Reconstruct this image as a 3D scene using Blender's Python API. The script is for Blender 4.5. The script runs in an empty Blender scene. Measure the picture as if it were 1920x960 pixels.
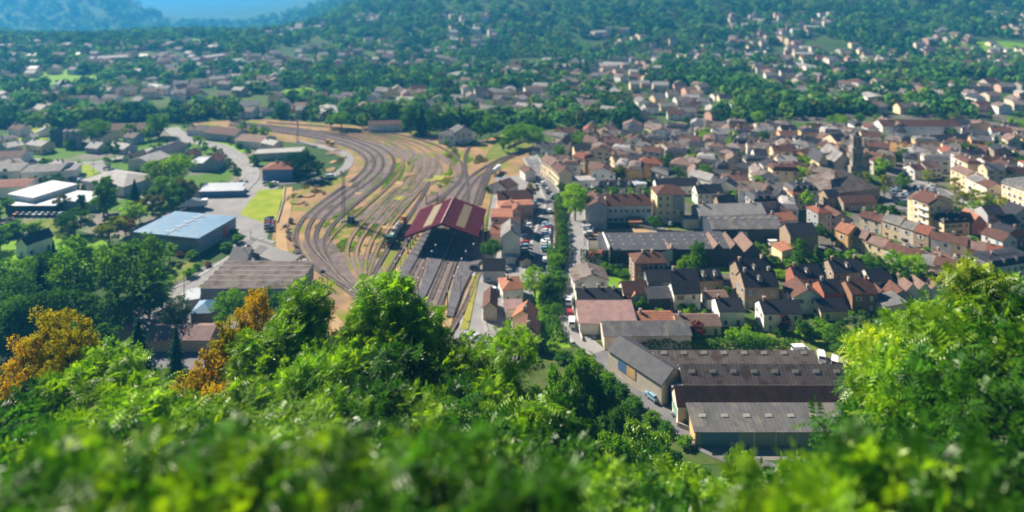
import bpy, math, random
from mathutils import Vector, Matrix, noise
R = math.radians
rnd = random.Random(7)
sc = bpy.context.scene
C = sc.collection
# ---------------------------------------------------------------- camera, sky, sun, exposure
F, HC, YH = 1200.0, 112.0, -40.0
cam = bpy.data.cameras.new('camera'); co = bpy.data.objects.new('camera', cam); C.objects.link(co)
co.location = (0, 0, HC); co.rotation_euler = (R(90), 0, 0)
cam.sensor_width = 36; cam.lens = F / 1920 * 36; cam.shift_y = -(480 - YH) / 1920
cam.clip_start = 0.5; cam.clip_end = 30000
cam.dof.use_dof = True; cam.dof.focus_distance = 114
cam.dof.aperture_fstop = (cam.lens / 1000) / 0.56
sc.camera = co
world = bpy.data.worlds.new('World'); sc.world = world; world.use_nodes = True
wn = world.node_tree; wn.nodes.clear()
SUN_AZ = Vector((-0.79, 0.61, 0)).normalized(); SUN_EL = R(37)
sky = wn.nodes.new('ShaderNodeTexSky'); sky.sky_type = 'NISHITA'; sky.sun_disc = False
sky.sun_elevation = SUN_EL; sky.sun_rotation = math.atan2(SUN_AZ.x, SUN_AZ.y)
sky.air_density = 0.36; sky.dust_density = 0.15; sky.ozone_density = 5.0; sky.altitude = 600
bg = wn.nodes.new('ShaderNodeBackground'); bg.inputs[1].default_value = 0.05
wo = wn.nodes.new('ShaderNodeOutputWorld')
wn.links.new(sky.outputs[0], bg.inputs[0]); wn.links.new(bg.outputs[0], wo.inputs[0])
sl = bpy.data.lights.new('sun', 'SUN'); so = bpy.data.objects.new('sun', sl); C.objects.link(so)
sl.energy = 5.0; sl.angle = R(0.55); sl.color = (1.0, 0.90, 0.74)
sdir = -(SUN_AZ * math.cos(SUN_EL) + Vector((0, 0, math.sin(SUN_EL))))
so.rotation_euler = sdir.to_track_quat('-Z', 'Y').to_euler(); so.location = (0, 0, 400)
vs = sc.view_settings; vs.view_transform = 'Standard'; vs.look = 'None'; vs.gamma = 1.0; vs.use_curve_mapping = False
vs.exposure = 1.36
sc.cycles.max_bounces = 5; sc.cycles.diffuse_bounces = 3; sc.cycles.glossy_bounces = 2
sc.cycles.transmission_bounces = 2; sc.cycles.transparent_max_bounces = 4; sc.cycles.volume_bounces = 0
sc.cycles.use_denoising = True

# ---------------------------------------------------------------- pixel <-> ground helpers
def G(x, y, z=0.0):
    D = (HC - z) * F / (y - YH)
    return Vector(((x - 960) * D / F, D, z))
def PX(v):
    return (960 + F * v.x / v.y, YH + F * (HC - v.z) / v.y)
def sstep(a, b, t):
    t = max(0.0, min(1.0, (t - a) / (b - a))); return t * t * (3 - 2 * t)
def lerp(a, b, t): return a + (b - a) * t
PROF = [(-80, 112), (-3, 110.2), (0, 110.0), (6, 102), (15, 91), (30, 72), (50, 54), (70, 42), (90, 31), (110, 18), (130, 6), (146, 0), (150, 0)]
def prof(Y):
    if Y <= PROF[0][0]: return PROF[0][1]
    for (a, za), (b, zb) in zip(PROF, PROF[1:]):
        if Y <= b: return lerp(za, zb, (Y - a) / (b - a))
    return 0.0
def terrain(X, Y):
    if Y < 150:
        z = prof(Y)
        e = sstep(148, 105, Y) * sstep(15, 60, Y)
        z += e * (15 * math.exp(-((X + 20) / 24) ** 2) + 22 * sstep(44, 66, X) + 5 * sstep(-35, -60, X))
        z += e * 2.0 * noise.noise(Vector((X / 14, Y / 14, 0)))
        return max(0, z)
    u = X / Y
    if Y < 620: return 0.0
    n = noise.noise(Vector((X / 260, Y / 260, 3.1))) * 14 + noise.noise(Vector((X / 90, Y / 90, 1.7))) * 4
    z = sstep(640, 1000, Y) * n * 0.7
    left = sstep(-0.15, -0.45, u)
    # left: low rise with its crest near Y=1000, then a drop to the far valley
    zl = 10 * sstep(720, 1000, Y) - 120 * sstep(1080, 2100, Y)
    rid = 165 * math.exp(-((Y - 3000) / 500) ** 2) * (sstep(-0.50, -0.66, u) + 0.1)
    zr = 150 * sstep(850, 1900, Y) * (0.45 + 0.55 * sstep(-0.35, 0.05, u)) + sstep(1500, 2400, Y) * 60 * sstep(-.3, .1, u)
    return z + lerp(zr, zl + rid, left)

# ---------------------------------------------------------------- materials
def nt(m):
    m.use_nodes = True; n = m.node_tree; n.nodes.clear(); return n
MATS = {}
def mk(name, c1, c2=None, sc1=0.6, rough=0.8, spec=0.3, fine=0.0, c3=None, sc3=0.08, vary=0.12, bands=None, metal=0.0, thr=(0.35, 0.65), thr3=(0.5, 0.62), bump=0.0):
    """two-tone noise surface in object space, with a third large patch colour, brightness varied per object"""
    if name in MATS: return MATS[name]
    m = bpy.data.materials.new(name); n = nt(m); N = n.nodes; L = n.links
    out = N.new('ShaderNodeOutputMaterial'); b = N.new('ShaderNodeBsdfPrincipled'); L.new(b.outputs[0], out.inputs[0])
    b.inputs['Roughness'].default_value = rough; b.inputs['Specular IOR Level'].default_value = spec; b.inputs['Metallic'].default_value = metal
    tc = N.new('ShaderNodeTexCoord')
    def ramp(scale, lo, hi, det=4):
        t = N.new('ShaderNodeTexNoise'); t.inputs['Scale'].default_value = scale; t.inputs['Detail'].default_value = det
        L.new(tc.outputs['Object'], t.inputs['Vector'])
        r = N.new('ShaderNodeMapRange'); r.inputs[1].default_value = lo; r.inputs[2].default_value = hi
        L.new(t.outputs[0], r.inputs[0]); return r.outputs[0]
    c2 = c2 or tuple(v * 0.8 for v in c1)
    def mix(fac, a, bb):
        x = N.new('ShaderNodeMix'); x.data_type = 'RGBA'
        L.new(fac, x.inputs[0])
        for s, i in ((a, 6), (bb, 7)):
            if isinstance(s, tuple): x.inputs[i].default_value = (*s, 1)
            else: L.new(s, x.inputs[i])
        return x.outputs[2]
    col = mix(ramp(sc1, *thr), c1, c2)
    if c3: col = mix(ramp(sc3, *thr3), col, c3)
    if bands:
        ax, per, dark = bands
        sp = N.new('ShaderNodeSeparateXYZ'); L.new(tc.outputs['Object'], sp.inputs[0])
        mm = N.new('ShaderNodeMath'); mm.operation = 'PINGPONG'; L.new(sp.outputs[ax], mm.inputs[0]); mm.inputs[1].default_value = per / 2
        lt = N.new('ShaderNodeMath'); lt.operation = 'LESS_THAN'; L.new(mm.outputs[0], lt.inputs[0]); lt.inputs[1].default_value = per * 0.12
        sc_ = N.new('ShaderNodeMath'); sc_.operation = 'MULTIPLY'; L.new(lt.outputs[0], sc_.inputs[0]); sc_.inputs[1].default_value = dark
        col = mix(sc_.outputs[0], col, tuple(v * 0.35 for v in c1))
    if fine:
        h = N.new('ShaderNodeHueSaturation'); t = ramp(6.0, 0.3, 0.7, 2)
        mr = N.new('ShaderNodeMapRange'); mr.inputs[3].default_value = 1 - fine; mr.inputs[4].default_value = 1 + fine
        L.new(t, mr.inputs[0]); L.new(mr.outputs[0], h.inputs['Value']); L.new(col, h.inputs['Color']); col = h.outputs[0]
    if vary:
        oi = N.new('ShaderNodeObjectInfo'); h = N.new('ShaderNodeHueSaturation')
        mr = N.new('ShaderNodeMapRange'); mr.inputs[3].default_value = 1 - vary; mr.inputs[4].default_value = 1 + vary
        L.new(oi.outputs['Random'], mr.inputs[0]); L.new(mr.outputs[0], h.inputs['Value']); L.new(col, h.inputs['Color']); col = h.outputs[0]
    if bump:
        bt = N.new('ShaderNodeBump'); bt.inputs['Strength'].default_value = bump; bt.inputs['Distance'].default_value = 0.1
        t2 = N.new('ShaderNodeTexNoise'); t2.inputs['Scale'].default_value = 3; L.new(tc.outputs['Object'], t2.inputs['Vector'])
        L.new(t2.outputs[0], bt.inputs['Height']); L.new(bt.outputs[0], b.inputs['Normal'])
    L.new(col, b.inputs['Base Color'])
    MATS[name] = m; return m
def leafmat(name, c1, c2, trans=0.45, gloss=0.0, scale=0.5):
    m = bpy.data.materials.new(name); n = nt(m); N = n.nodes; L = n.links
    out = N.new('ShaderNodeOutputMaterial'); tc = N.new('ShaderNodeTexCoord')
    t = N.new('ShaderNodeTexNoise'); t.inputs['Scale'].default_value = scale; t.inputs['Detail'].default_value = 5; L.new(tc.outputs['Object'], t.inputs['Vector'])
    r = N.new('ShaderNodeMapRange'); r.inputs[1].default_value = .35; r.inputs[2].default_value = .65; L.new(t.outputs[0], r.inputs[0])
    x = N.new('ShaderNodeMix'); x.data_type = 'RGBA'; L.new(r.outputs[0], x.inputs[0]); x.inputs[6].default_value = (*c1, 1); x.inputs[7].default_value = (*c2, 1)
    oi = N.new('ShaderNodeObjectInfo'); h = N.new('ShaderNodeHueSaturation')
    mr = N.new('ShaderNodeMapRange'); mr.inputs[3].default_value = .78; mr.inputs[4].default_value = 1.25; L.new(oi.outputs['Random'], mr.inputs[0])
    L.new(mr.outputs[0], h.inputs['Value']); L.new(x.outputs[2], h.inputs['Color'])
    d = N.new('ShaderNodeBsdfDiffuse'); tr = N.new('ShaderNodeBsdfTranslucent'); g = N.new('ShaderNodeBsdfGlossy'); g.inputs['Roughness'].default_value = .38
    for s in (d, tr): L.new(h.outputs[0], s.inputs['Color'])
    ms = N.new('ShaderNodeMixShader'); ms.inputs[0].default_value = trans; L.new(d.outputs[0], ms.inputs[1]); L.new(tr.outputs[0], ms.inputs[2])
    m2 = N.new('ShaderNodeMixShader'); m2.inputs[0].default_value = gloss; L.new(ms.outputs[0], m2.inputs[1]); L.new(g.outputs[0], m2.inputs[2])
    L.new(m2.outputs[0], out.inputs[0]); MATS[name] = m; return m

ROOF = {
 'slate': mk('roof_slate', (.022, .022, .03), (.04, .038, .046), 1.2, .6, .3, fine=.25, bands=(2, .5, .4)),
 'brown': mk('roof_brown_tile', (.13, .062, .045), (.08, .042, .036), .9, .85, .2, fine=.25, bands=(2, .45, .35)),
 'pinkbrown': mk('roof_pinkish_tile', (.21, .135, .11), (.14, .095, .08), .7, .85, .2, fine=.2, bands=(2, .45, .3)),
 'red': mk('roof_red_tile', (.24, .085, .055), (.17, .065, .045), .9, .85, .2, fine=.2, bands=(2, .45, .3)),
 'orange': mk('roof_orange_tile', (.34, .15, .09), (.26, .11, .07), .8, .85, .2, fine=.2, bands=(2, .45, .3)),
 'grey': mk('roof_grey_sheet', (.16, .155, .16), (.11, .11, .115), .35, .8, .2, fine=.25, c3=(.21, .19, .17), sc3=.3, bands=(0, 1.1, .25)),
 'lightgrey': mk('roof_pale_cement', (.33, .31, .30), (.25, .24, .235), .35, .8, .2, fine=.15, bands=(0, 1.1, .2)),
 'bluegrey': mk('roof_blue_steel', (.10, .21, .34), (.08, .175, .29), .2, .55, .3, fine=.08, c3=(.13, .22, .31), sc3=.12, vary=0, bands=(0, 1.0, .12)),
 'white': mk('roof_white_membrane', (.36, .39, .44), (.30, .33, .38), .2, .6, .3),
 'shedred': mk('roof_dark_red_sheet', (.075, .013, .024), (.058, .011, .020), .35, .95, .05, fine=.1, vary=0, bands=(1, .9, .18)),
 'pinksheet': mk('roof_faded_pink_sheet', (.27, .165, .155), (.19, .125, .12), .4, .8, .2, bands=(0, 1.0, .25)),
 'black': mk('roof_black_bitumen', (.045, .045, .055), (.07, .07, .08), .5, .7, .3, fine=.1),
 'rust': mk('roof_rusty_sheet', (.13, .065, .05), (.075, .042, .038), .5, .8, .2, bands=(0, .9, .45)),
 'oldcement': mk('roof_weathered_cement', (.15, .125, .115), (.21, .175, .16), .25, .85, .2, fine=.25, c3=(.11, .075, .06), sc3=.35, bands=(0, 1.0, .35)),
}
ROOFW = dict(slate='dark slate', brown='brown tiled', pinkbrown='faded pink-brown tiled', red='red tiled', orange='orange tiled', grey='grey', lightgrey='pale grey', bluegrey='blue metal', white='white', shedred='dark red', pinksheet='faded pink', black='black', rust='rusty', oldcement='weathered brown')
WALL = {
 'cream': mk('wall_cream_render', (.72, .58, .37), (.64, .51, .33), .4, .9, .2, fine=.06),
 'white': mk('wall_white_render', (.72, .70, .65), (.60, .58, .54), .4, .9, .2, fine=.05),
 'stone': mk('wall_tan_stone', (.36, .27, .19), (.26, .20, .15), 1.4, .95, .1, fine=.3),
 'brick': mk('wall_brown_brick', (.30, .17, .11), (.22, .13, .09), 1.2, .9, .1, fine=.25, bands=(2, .35, .25)),
 'grey': mk('wall_grey_render', (.36, .36, .37), (.30, .30, .32), .5, .9, .2, fine=.08),
 'pale': mk('wall_pale_stone', (.60, .52, .41), (.49, .43, .35), .8, .95, .1, fine=.15),
 'ochre': mk('wall_ochre_render', (.60, .38, .17), (.52, .33, .15), .5, .9, .2),
 'pink': mk('wall_pink_render', (.55, .34, .27), (.48, .30, .24), .5, .9, .2),
 'metal': mk('wall_grey_cladding', (.25, .28, .32), (.22, .25, .29), .2, .6, .4, bands=(0, .8, .3)),
 'darkmetal': mk('wall_dark_cladding', (.05, .065, .09), (.04, .05, .07), .3, .6, .3, bands=(0, .9, .3)),
 'bluewall': mk('wall_blue_cladding', (.10, .20, .38), (.09, .17, .32), .2, .6, .3),
 'redbrick': mk('wall_red_brick', (.36, .14, .09), (.28, .11, .08), 1.0, .9, .1, fine=.2),
}
WALLW = dict(cream='cream', white='white', stone='tan stone', brick='brown brick', grey='grey', pale='pale stone', ochre='ochre', pink='pink', metal='grey metal', darkmetal='dark metal', bluewall='blue', redbrick='red brick')
M_frame = mk('window_frame_white', (.62, .62, .60), rough=.6, vary=0)
M_glass = mk('window_glass', (.02, .03, .04), (.03, .045, .06), rough=.12, spec=.8, vary=0)
SHUT = [mk('shutter_white', (.6, .6, .58)), mk('shutter_brown', (.12, .06, .035)), mk('shutter_blue', (.12, .25, .38)), mk('shutter_grey', (.3, .32, .33)), mk('shutter_green', (.06, .14, .10))]
M_brickch = mk('chimney_brick', (.30, .13, .09), (.22, .10, .07), 2, .9)
M_pale = mk('concrete_pale', (.50, .47, .43), (.40, .38, .35), .5, .9)
M_conc = mk('concrete', (.32, .31, .30), (.25, .245, .24), .5, .9, fine=.15)
M_steel = mk('steel_dark', (.07, .07, .075), (.10, .07, .055), 1.0, .6, metal=.3)
M_rail = mk('rail_steel', (.40, .36, .33), (.26, .21, .19), .4, .4, .5, vary=0)
M_white = mk('painted_white', (.8, .8, .8), (.72, .72, .72), 1, .5, vary=0)
M_wood = mk('timber_dark', (.10, .065, .045), (.06, .04, .03), 2, .9)
M_bark = mk('bark', (.11, .08, .055), (.06, .045, .035), 2, .95, fine=.2)
M_rubber = mk('rubber', (.02, .02, .02), rough=.8, vary=0)
LF = {
 'mid': leafmat('leaf_mid_green', (.075, .21, .006), (.19, .36, .010), .5),
 'dark': leafmat('leaf_dark_green', (.045, .13, .010), (.085, .20, .012), .45),
 'bright': leafmat('leaf_bright_green', (.19, .38, .006), (.27, .43, .010), .5),
 'yellow': leafmat('leaf_yellow_green', (.20, .27, .012), (.28, .31, .02), .5),
 'conifer': leafmat('needles_dark', (.014, .055, .022), (.030, .080, .03), .25),
 'olive': leafmat('leaf_olive_brown', (.17, .13, .03), (.12, .14, .03), .4),
 'rusty': leafmat('leaf_reddish_brown', (.24, .11, .035), (.16, .13, .03), .4),
 'maroon': leafmat('leaf_maroon', (.12, .02, .03), (.16, .03, .035), .4),
 'silver': leafmat('leaf_silver_green', (.12, .19, .08), (.16, .23, .10), .4),
 'fg': leafmat('leaf_near_green', (.055, .21, .002), (.33, .54, .004), .55, .03, .9),  # dark tone of the noise puts shadow gaps between leaves into the colour
 'fgdark': leafmat('leaf_near_dark_green', (.014, .08, .002), (.08, .25, .003), .5, .025, .8),  # darker copy of the near leaf, inner shade of the crowns put in its colour
 'fgyellow': leafmat('leaf_near_yellow', (.16, .38, .005), (.50, .58, .010), .55, .05, .6),
 'fgorange': leafmat('leaf_near_orange', (.62, .30, .004), (.34, .34, .008), .45, 0, 1.6),
  'fggold': leafmat('leaf_near_gold', (.66, .48, .006), (.24, .30, .006), .4, 0, 1.4),
}
for k, a_, b_ in (('mid', (.055, .165, .035), (.12, .26, .04)), ('dark', (.028, .10, .03), (.06, .16, .035)), ('bright', (.12, .25, .025), (.20, .32, .03)), ('olive', (.09, .10, .02), (.07, .11, .02))):
    LF['wood_' + k] = leafmat('wood_leaf_' + k, a_, b_, .35)  # greens shifted to teal: some of the distance haze is in the leaf colour
LW = dict(mid='mid green', dark='dark green', bright='bright green', yellow='yellow-green', conifer='very dark green', olive='olive-brown', rusty='reddish brown', maroon='maroon', silver='silvery green', fg='fresh green', fgdark='deep green', fgyellow='yellow-tipped green', fgorange='orange-leaved', fggold='golden-brown')

# ---------------------------------------------------------------- mesh building
class MB:
    def __init__(s): s.v = []; s.f = []; s.m = []
    def add(s, vs, fs, mi=0):
        o = len(s.v); s.v += [tuple(v) for v in vs]; s.f += [tuple(i + o for i in f) for f in fs]; s.m += [mi] * len(fs); return s
    def box(s, c, d, rz=0.0, mi=0, top=1.0):
        cx, cy, cz = c; hx, hy, hz = d[0] / 2, d[1] / 2, d[2] / 2; co_, si = math.cos(rz), math.sin(rz); vs = []
        for z, k in ((-hz, 1.0), (hz, top)):
            for x, y in ((-hx, -hy), (hx, -hy), (hx, hy), (-hx, hy)):
                x *= k; y *= k; vs.append((cx + x * co_ - y * si, cy + x * si + y * co_, cz + z))
        return s.add(vs, [(3, 2, 1, 0), (4, 5, 6, 7), (0, 1, 5, 4), (1, 2, 6, 5), (2, 3, 7, 6), (3, 0, 4, 7)], mi)
    def ext(s, prof_, a0, a1, axis='x', mi=0):
        """extrude a closed 2-D profile [(h, z)] along x (profile in y,z) or along y (profile in x,z)"""
        n = len(prof_)
        P = (lambda a, h, z: (a, h, z)) if axis == 'x' else (lambda a, h, z: (h, a, z))
        vs = [P(a0, h, z) for h, z in prof_] + [P(a1, h, z) for h, z in prof_]
        fs = [tuple(range(n)), tuple(reversed(range(n, 2 * n)))] + [(i + n, (i + 1) % n + n, (i + 1) % n, i) for i in range(n)]
        if axis != 'x': fs = [tuple(reversed(f)) for f in fs]
        return s.add(vs, fs, mi)
    def tube(s, p0, p1, r0, r1=None, n=6, mi=0):
        r1 = r0 if r1 is None else r1; p0 = Vector(p0); p1 = Vector(p1); d = (p1 - p0).normalized()
        a = d.orthogonal().normalized(); b = d.cross(a); vs = []
        for p, r in ((p0, r0), (p1, r1)):
            for i in range(n):
                t = 2 * math.pi * i / n; vs.append(p + (a * math.cos(t) + b * math.sin(t)) * r)
        fs = [(i, (i + 1) % n, (i + 1) % n + n, i + n) for i in range(n)] + [tuple(reversed(range(n))), tuple(range(n, 2 * n))]
        return s.add(vs, fs, mi)
    def mesh(s, name, *mats, smooth=False):
        me = bpy.data.meshes.new(name); me.from_pydata(s.v, [], s.f)
        for m in mats: me.materials.append(m)
        if len(mats) > 1: me.polygons.foreach_set('material_index', s.m)
        if smooth: me.polygons.foreach_set('use_smooth', [True] * len(me.polygons))
        me.update(); return me
    def obj(s, name, mat, parent=None, smooth=False):
        mats = mat if isinstance(mat, (list, tuple)) else [mat]
        return put(name, s.mesh(name, *mats, smooth=smooth), parent)
def put(name, me, parent=None, loc=None, rz=0.0):
    o = bpy.data.objects.new(name, me); C.objects.link(o); o.parent = parent
    if loc is not None: o.location = loc
    if rz: o.rotation_euler = (0, 0, rz)
    return o
def thing(name, loc, rz, cat, label=None, group=None, desc=None):
    o = bpy.data.objects.new(name, None); C.objects.link(o); o.location = loc; o.rotation_euler = (0, 0, rz); o.empty_display_size = .3
    tag(o, cat, label, group, desc); return o
PEND = []
def tag(o, cat, label=None, group=None, desc=None):
    o['category'] = cat
    if group: o['group'] = group
    if label: o['label'] = label
    else: PEND.append((o, desc or cat))
    return o
def struct(o, kind='structure'):
    o['kind'] = kind; return o

# ---------------------------------------------------------------- labels: every repeat is placed beside something one can find
LM = [("the stone church tower", 1605, 300), ("the big market hall roof", 1590, 360), ("the market car park", 1712, 372), ("the dark red train shed", 835, 420),
 ("the round clipped trees", 1150, 365), ("the tall cream apartment block", 1258, 390), ("the pale grey warehouse", 1385, 420), ("the black-roofed hall", 1220, 455),
 ("the tall lattice mast", 643, 380), ("the blue-roofed warehouse", 335, 435), ("the white supermarket", 60, 370), ("the curving rail yard", 750, 285),
 ("the upper avenue", 1020, 330), ("the ornate hotel", 1898, 370), ("the long school block", 1735, 252), ("the three-storey brick villa", 1220, 510),
 ("the yard-side lawn", 490, 385), ("the pale house by the tracks", 852, 255), ("the sawtooth depot", 470, 530), ("the bottom right warehouses", 1420, 720),
 ("the white farmhouse", 60, 458), ("the near road bend", 1330, 830), ("the station forecourt", 900, 590), ("the far left meadow", 100, 150),
 ("the balconied apartment block", 1745, 405), ("the diagonal terrace row", 1690, 470), ("the twin grey sheds", 272, 298), ("the grey silo", 135, 262), ("the far right hill field", 1880, 100)]
ORD = "nearest,second nearest,third nearest,fourth nearest,fifth nearest,sixth nearest,seventh nearest,eighth nearest,ninth nearest,tenth nearest".split(',') + [w + ' nearest' for w in "eleventh,twelfth,thirteenth,fourteenth,fifteenth,sixteenth,seventeenth,eighteenth,nineteenth,twentieth".split(',')]
def finish_labels():
    bins = {}
    for o, desc in PEND:
        w = Vector(o.location) + Vector((0, 0, 2))
        if w.y < 10: w.y = 10
        x, y = PX(w)
        n, lx, ly = min(LM, key=lambda l: (l[1] - x) ** 2 + ((l[2] - y) * 2.0) ** 2)
        dx, dy = x - lx, y - ly
        rel = ("right of " if dx > 0 else "left of ") if abs(dx) > abs(dy) * 1.6 else ("beyond " if dy < 0 else "in front of ")
        bins.setdefault((desc, n, rel), []).append((dx * dx + dy * dy * 4, o))
    for (desc, n, rel), L in bins.items():
        L.sort(key=lambda t: t[0])
        for i, (_, o) in enumerate(L):
            if len(L) == 1: lab = f"{desc} {rel}{n}"
            elif i < len(ORD): lab = f"{desc}, {ORD[i]} {rel}{n}"
            else: lab = f"{desc}, {i + 1}th nearest {rel}{n}"
            ws = lab.split()
            o['label'] = ' '.join(ws[:16])
# ---------------------------------------------------------------- terrain, sheets
def build_terrain():
    ys = [-60, -40, -25, -15, -6, 0, 6] + [6 + 3 * i for i in range(1, 49)] + [153, 160, 200, 300, 400, 500, 560, 620]
    y = 620
    while y < 14000: y *= 1.035; ys.append(y)
    us = [-2.2 + 4.4 * i / 150 for i in range(151)]
    vs = []; fs = []
    for Y in ys:
        for u in us:
            X = u * (max(Y, 0) + 90)
            vs.append((X, Y, terrain(X, max(Y, 1.0)) if Y > 1 else prof(Y)))
    n = len(us)
    for j in range(len(ys) - 1):
        for i in range(n - 1):
            a = j * n + i; fs.append((a, a + 1, a + n + 1, a + n))
    me = bpy.data.meshes.new('ground'); me.from_pydata(vs, [], fs); me.polygons.foreach_set('use_smooth', [True] * len(fs))
    me.materials.append(mk('ground_grass_and_earth', (.030, .070, .016), (.055, .09, .025), .02, .95, .1, fine=.15, c3=(.06, .10, .02), sc3=.006, vary=0, thr3=(.52, .6)))
    return struct(put('ground', me))
build_terrain()
LAY = [0]
def catmull(pts, k=6, closed=False):
    out = []; n = len(pts)
    g = (lambda i: pts[i % n]) if closed else (lambda i: pts[max(0, min(n - 1, i))])
    for i in range(n if closed else n - 1):
        p0, p1, p2, p3 = g(i - 1), g(i), g(i + 1), g(i + 2)
        for j in range(k):
            t = j / k
            out.append(tuple(0.5 * (2 * b + (c - a) * t + (2 * a - 5 * b + 4 * c - d) * t * t + (3 * b - a - 3 * c + d) * t ** 3) for a, b, c, d in zip(p0, p1, p2, p3)))
    if not closed: out.append(pts[-1])
    return out
def sheet(name, px, mat, smooth=False, thick=0.0, kind='structure'):
    LAY[0] += 1; z = 0.006 * LAY[0] + 0.01
    pts = [G(*p) for p in px]; pts = [(p.x, p.y) for p in pts]
    if smooth: pts = catmull(pts, 5, True)
    zt = z + thick; me = bpy.data.meshes.new(name); n = len(pts)
    if thick: me.from_pydata([(x, y, zt) for x, y in pts] + [(x, y, 0) for x, y in pts], [], [tuple(range(n))] + [(i, (i + 1) % n, (i + 1) % n + n, i + n) for i in range(n)])
    else: me.from_pydata([(x, y, zt) for x, y in pts], [], [tuple(range(n))])
    me.materials.append(mat)
    import bmesh
    bm = bmesh.new(); bm.from_mesh(me); bmesh.ops.triangulate(bm, faces=bm.faces[:]); bmesh.ops.recalc_face_normals(bm, faces=bm.faces[:]); bm.to_mesh(me); bm.free()
    o = put(name, me); o['kind'] = kind; return o
def ribbon_pts(px, k=8):
    p = [G(*q) for q in px]; p = catmull([(v.x, v.y) for v in p], k)
    return [Vector((x, y, 0)) for x, y in p]
def offs(P, d):
    out = []
    for i, p in enumerate(P):
        t = (P[min(i + 1, len(P) - 1)] - P[max(i - 1, 0)]).normalized(); out.append(p + Vector((t.y, -t.x, 0)) * d)
    return out
def strip(mb, P, w, z, off=0.0, th=0.0):
    a = offs(P, off + w / 2); b = offs(P, off - w / 2); n = len(P)
    if not th:
        mb.add([(v.x, v.y, z) for v in a] + [(v.x, v.y, z) for v in b], [(i, i + 1, i + 1 + n, i + n) for i in range(n - 1)])
    else:
        mb.add([(v.x, v.y, z + th) for v in a] + [(v.x, v.y, z + th) for v in b] + [(v.x, v.y, z) for v in a] + [(v.x, v.y, z) for v in b],
               [(i, i + 1, i + 1 + n, i + n) for i in range(n - 1)] + [(i, i + 1, i + 1 + 2 * n, i + 2 * n) for i in range(n - 1)] + [(i + n, i + 1 + n, i + 1 + 3 * n, i + 3 * n) for i in range(n - 1)])
ROADS = []
def road(name, px, w, mat, kerb=True):
    LAY[0] += 1; z = 0.006 * LAY[0] + 0.01
    P = ribbon_pts(px); ROADS.append((P, w)); mb = MB(); strip(mb, P, w, z); o = struct(mb.obj(name, mat))
    if kerb:
        k = MB()
        for s in (-1, 1): strip(k, P, 1.3, 0.0, s * (w / 2 + .65), .12 + z)
        struct(k.obj('pavement', M_conc))
    return o

g_town = mk('town_ground', (.16, .14, .115), (.09, .085, .075), .05, .95, .1, fine=.2, c3=(.055, .10, .02), sc3=.035, vary=0, thr3=(.50, .56))
g_asph = mk('asphalt', (.115, .115, .125), (.17, .165, .17), .12, .9, .2, fine=.12, vary=0)
g_asph2 = mk('asphalt_pale', (.20, .195, .20), (.26, .25, .25), .10, .9, .2, fine=.1, vary=0)
g_lawn = mk('bright_lawn', (.17, .25, .012), (.27, .30, .03), .16, .95, .1, fine=.22, vary=0, bump=.3)
g_lawn2 = mk('green_lawn', (.11, .24, .012), (.16, .28, .02), .2, .95, .1, fine=.15, vary=0, bump=.3)
g_rough = mk('rough_grass', (.09, .15, .02), (.17, .18, .04), .15, .95, .1, fine=.2, vary=0, bump=.3)
g_yard = mk('yard_earth', (.34, .205, .10), (.21, .145, .09), .12, .95, .1, fine=.35, c3=(.16, .18, .025), sc3=.075, vary=0, thr3=(.49, .60))
g_tan = mk('tan_dust', (.40, .27, .14), (.33, .22, .12), .1, .95, .1, fine=.15, vary=0)
g_ball = mk('ballast_grey', (.115, .095, .10), (.20, .155, .135), .25, .95, .1, fine=.35, vary=.12)
g_ball2 = mk('ballast_rusty', (.24, .165, .13), (.17, .13, .12), .2, .95, .1, fine=.3, vary=.15)
g_plat = mk('platform_asphalt', (.085, .08, .095), (.12, .11, .12), .3, .9, .2, fine=.12, vary=0)
g_grass = mk('weed_green', (.12, .30, .008), (.20, .32, .02), .5, .95, .1, fine=.25, vary=.1, bump=.5)
g_olive = mk('dry_grass', (.30, .27, .05), (.22, .24, .05), .3, .95, .1, fine=.2, vary=.1)

# broad ground colours
sheet('town_paving', [(985, 300), (1000, 262), (1030, 240), (1300, 222), (1600, 212), (2150, 212), (2300, 640), (1760, 650), (1420, 640), (1085, 640), (1060, 560), (1050, 420)], g_town)
sheet('industrial_ground', [(-250, 300), (-60, 255), (350, 235), (430, 245), (500, 300), (505, 345), (450, 425), (330, 480), (100, 420), (-250, 420)], mk('works_ground', (.21, .185, .16), (.14, .135, .13), .03, .95, .1, fine=.15, c3=(.07, .15, .015), sc3=.025, vary=0, thr3=(.43, .50)))
sheet('rail_yard', [(350, 232), (470, 222), (620, 232), (780, 246), (880, 268), (960, 250), (1000, 285), (1000, 330), (930, 330), (910, 420), (905, 500), (900, 640), (640, 660), (600, 600), (545, 520), (505, 470), (520, 400), (545, 360), (600, 345), (650, 330), (660, 305), (600, 275), (430, 250)], g_yard)
sheet('station_forecourt', [(906, 500), (918, 400), (930, 330), (1005, 330), (1040, 400), (1020, 500), (1008, 560), (1020, 640), (960, 690), (860, 690), (845, 640), (885, 570)], g_asph2)
sheet('grass_bank', [(1000, 545), (1040, 500), (1060, 540), (1050, 600), (1080, 690), (1000, 700), (1010, 620)], g_lawn2, True)
sheet('lower_verge', [(1000, 655), (1120, 650), (1400, 868), (1100, 880), (960, 760)], mk('dark_scrub', (.05, .09, .015), (.09, .11, .03), .3, .95, .1, fine=.3, vary=0))  # scrub of a darker green than the rough grass
sheet('east_yard', [(1120, 655), (1180, 640), (1700, 640), (1720, 870), (1380, 862), (1250, 780)], mk('yard_concrete', (.22, .21, .19), (.16, .15, .14), .1, .95, .1, fine=.15, vary=0))
sheet('west_yard', [(200, 690), (260, 570), (380, 500), (470, 470), (520, 470), (600, 600), (640, 700)], g_asph)
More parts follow.
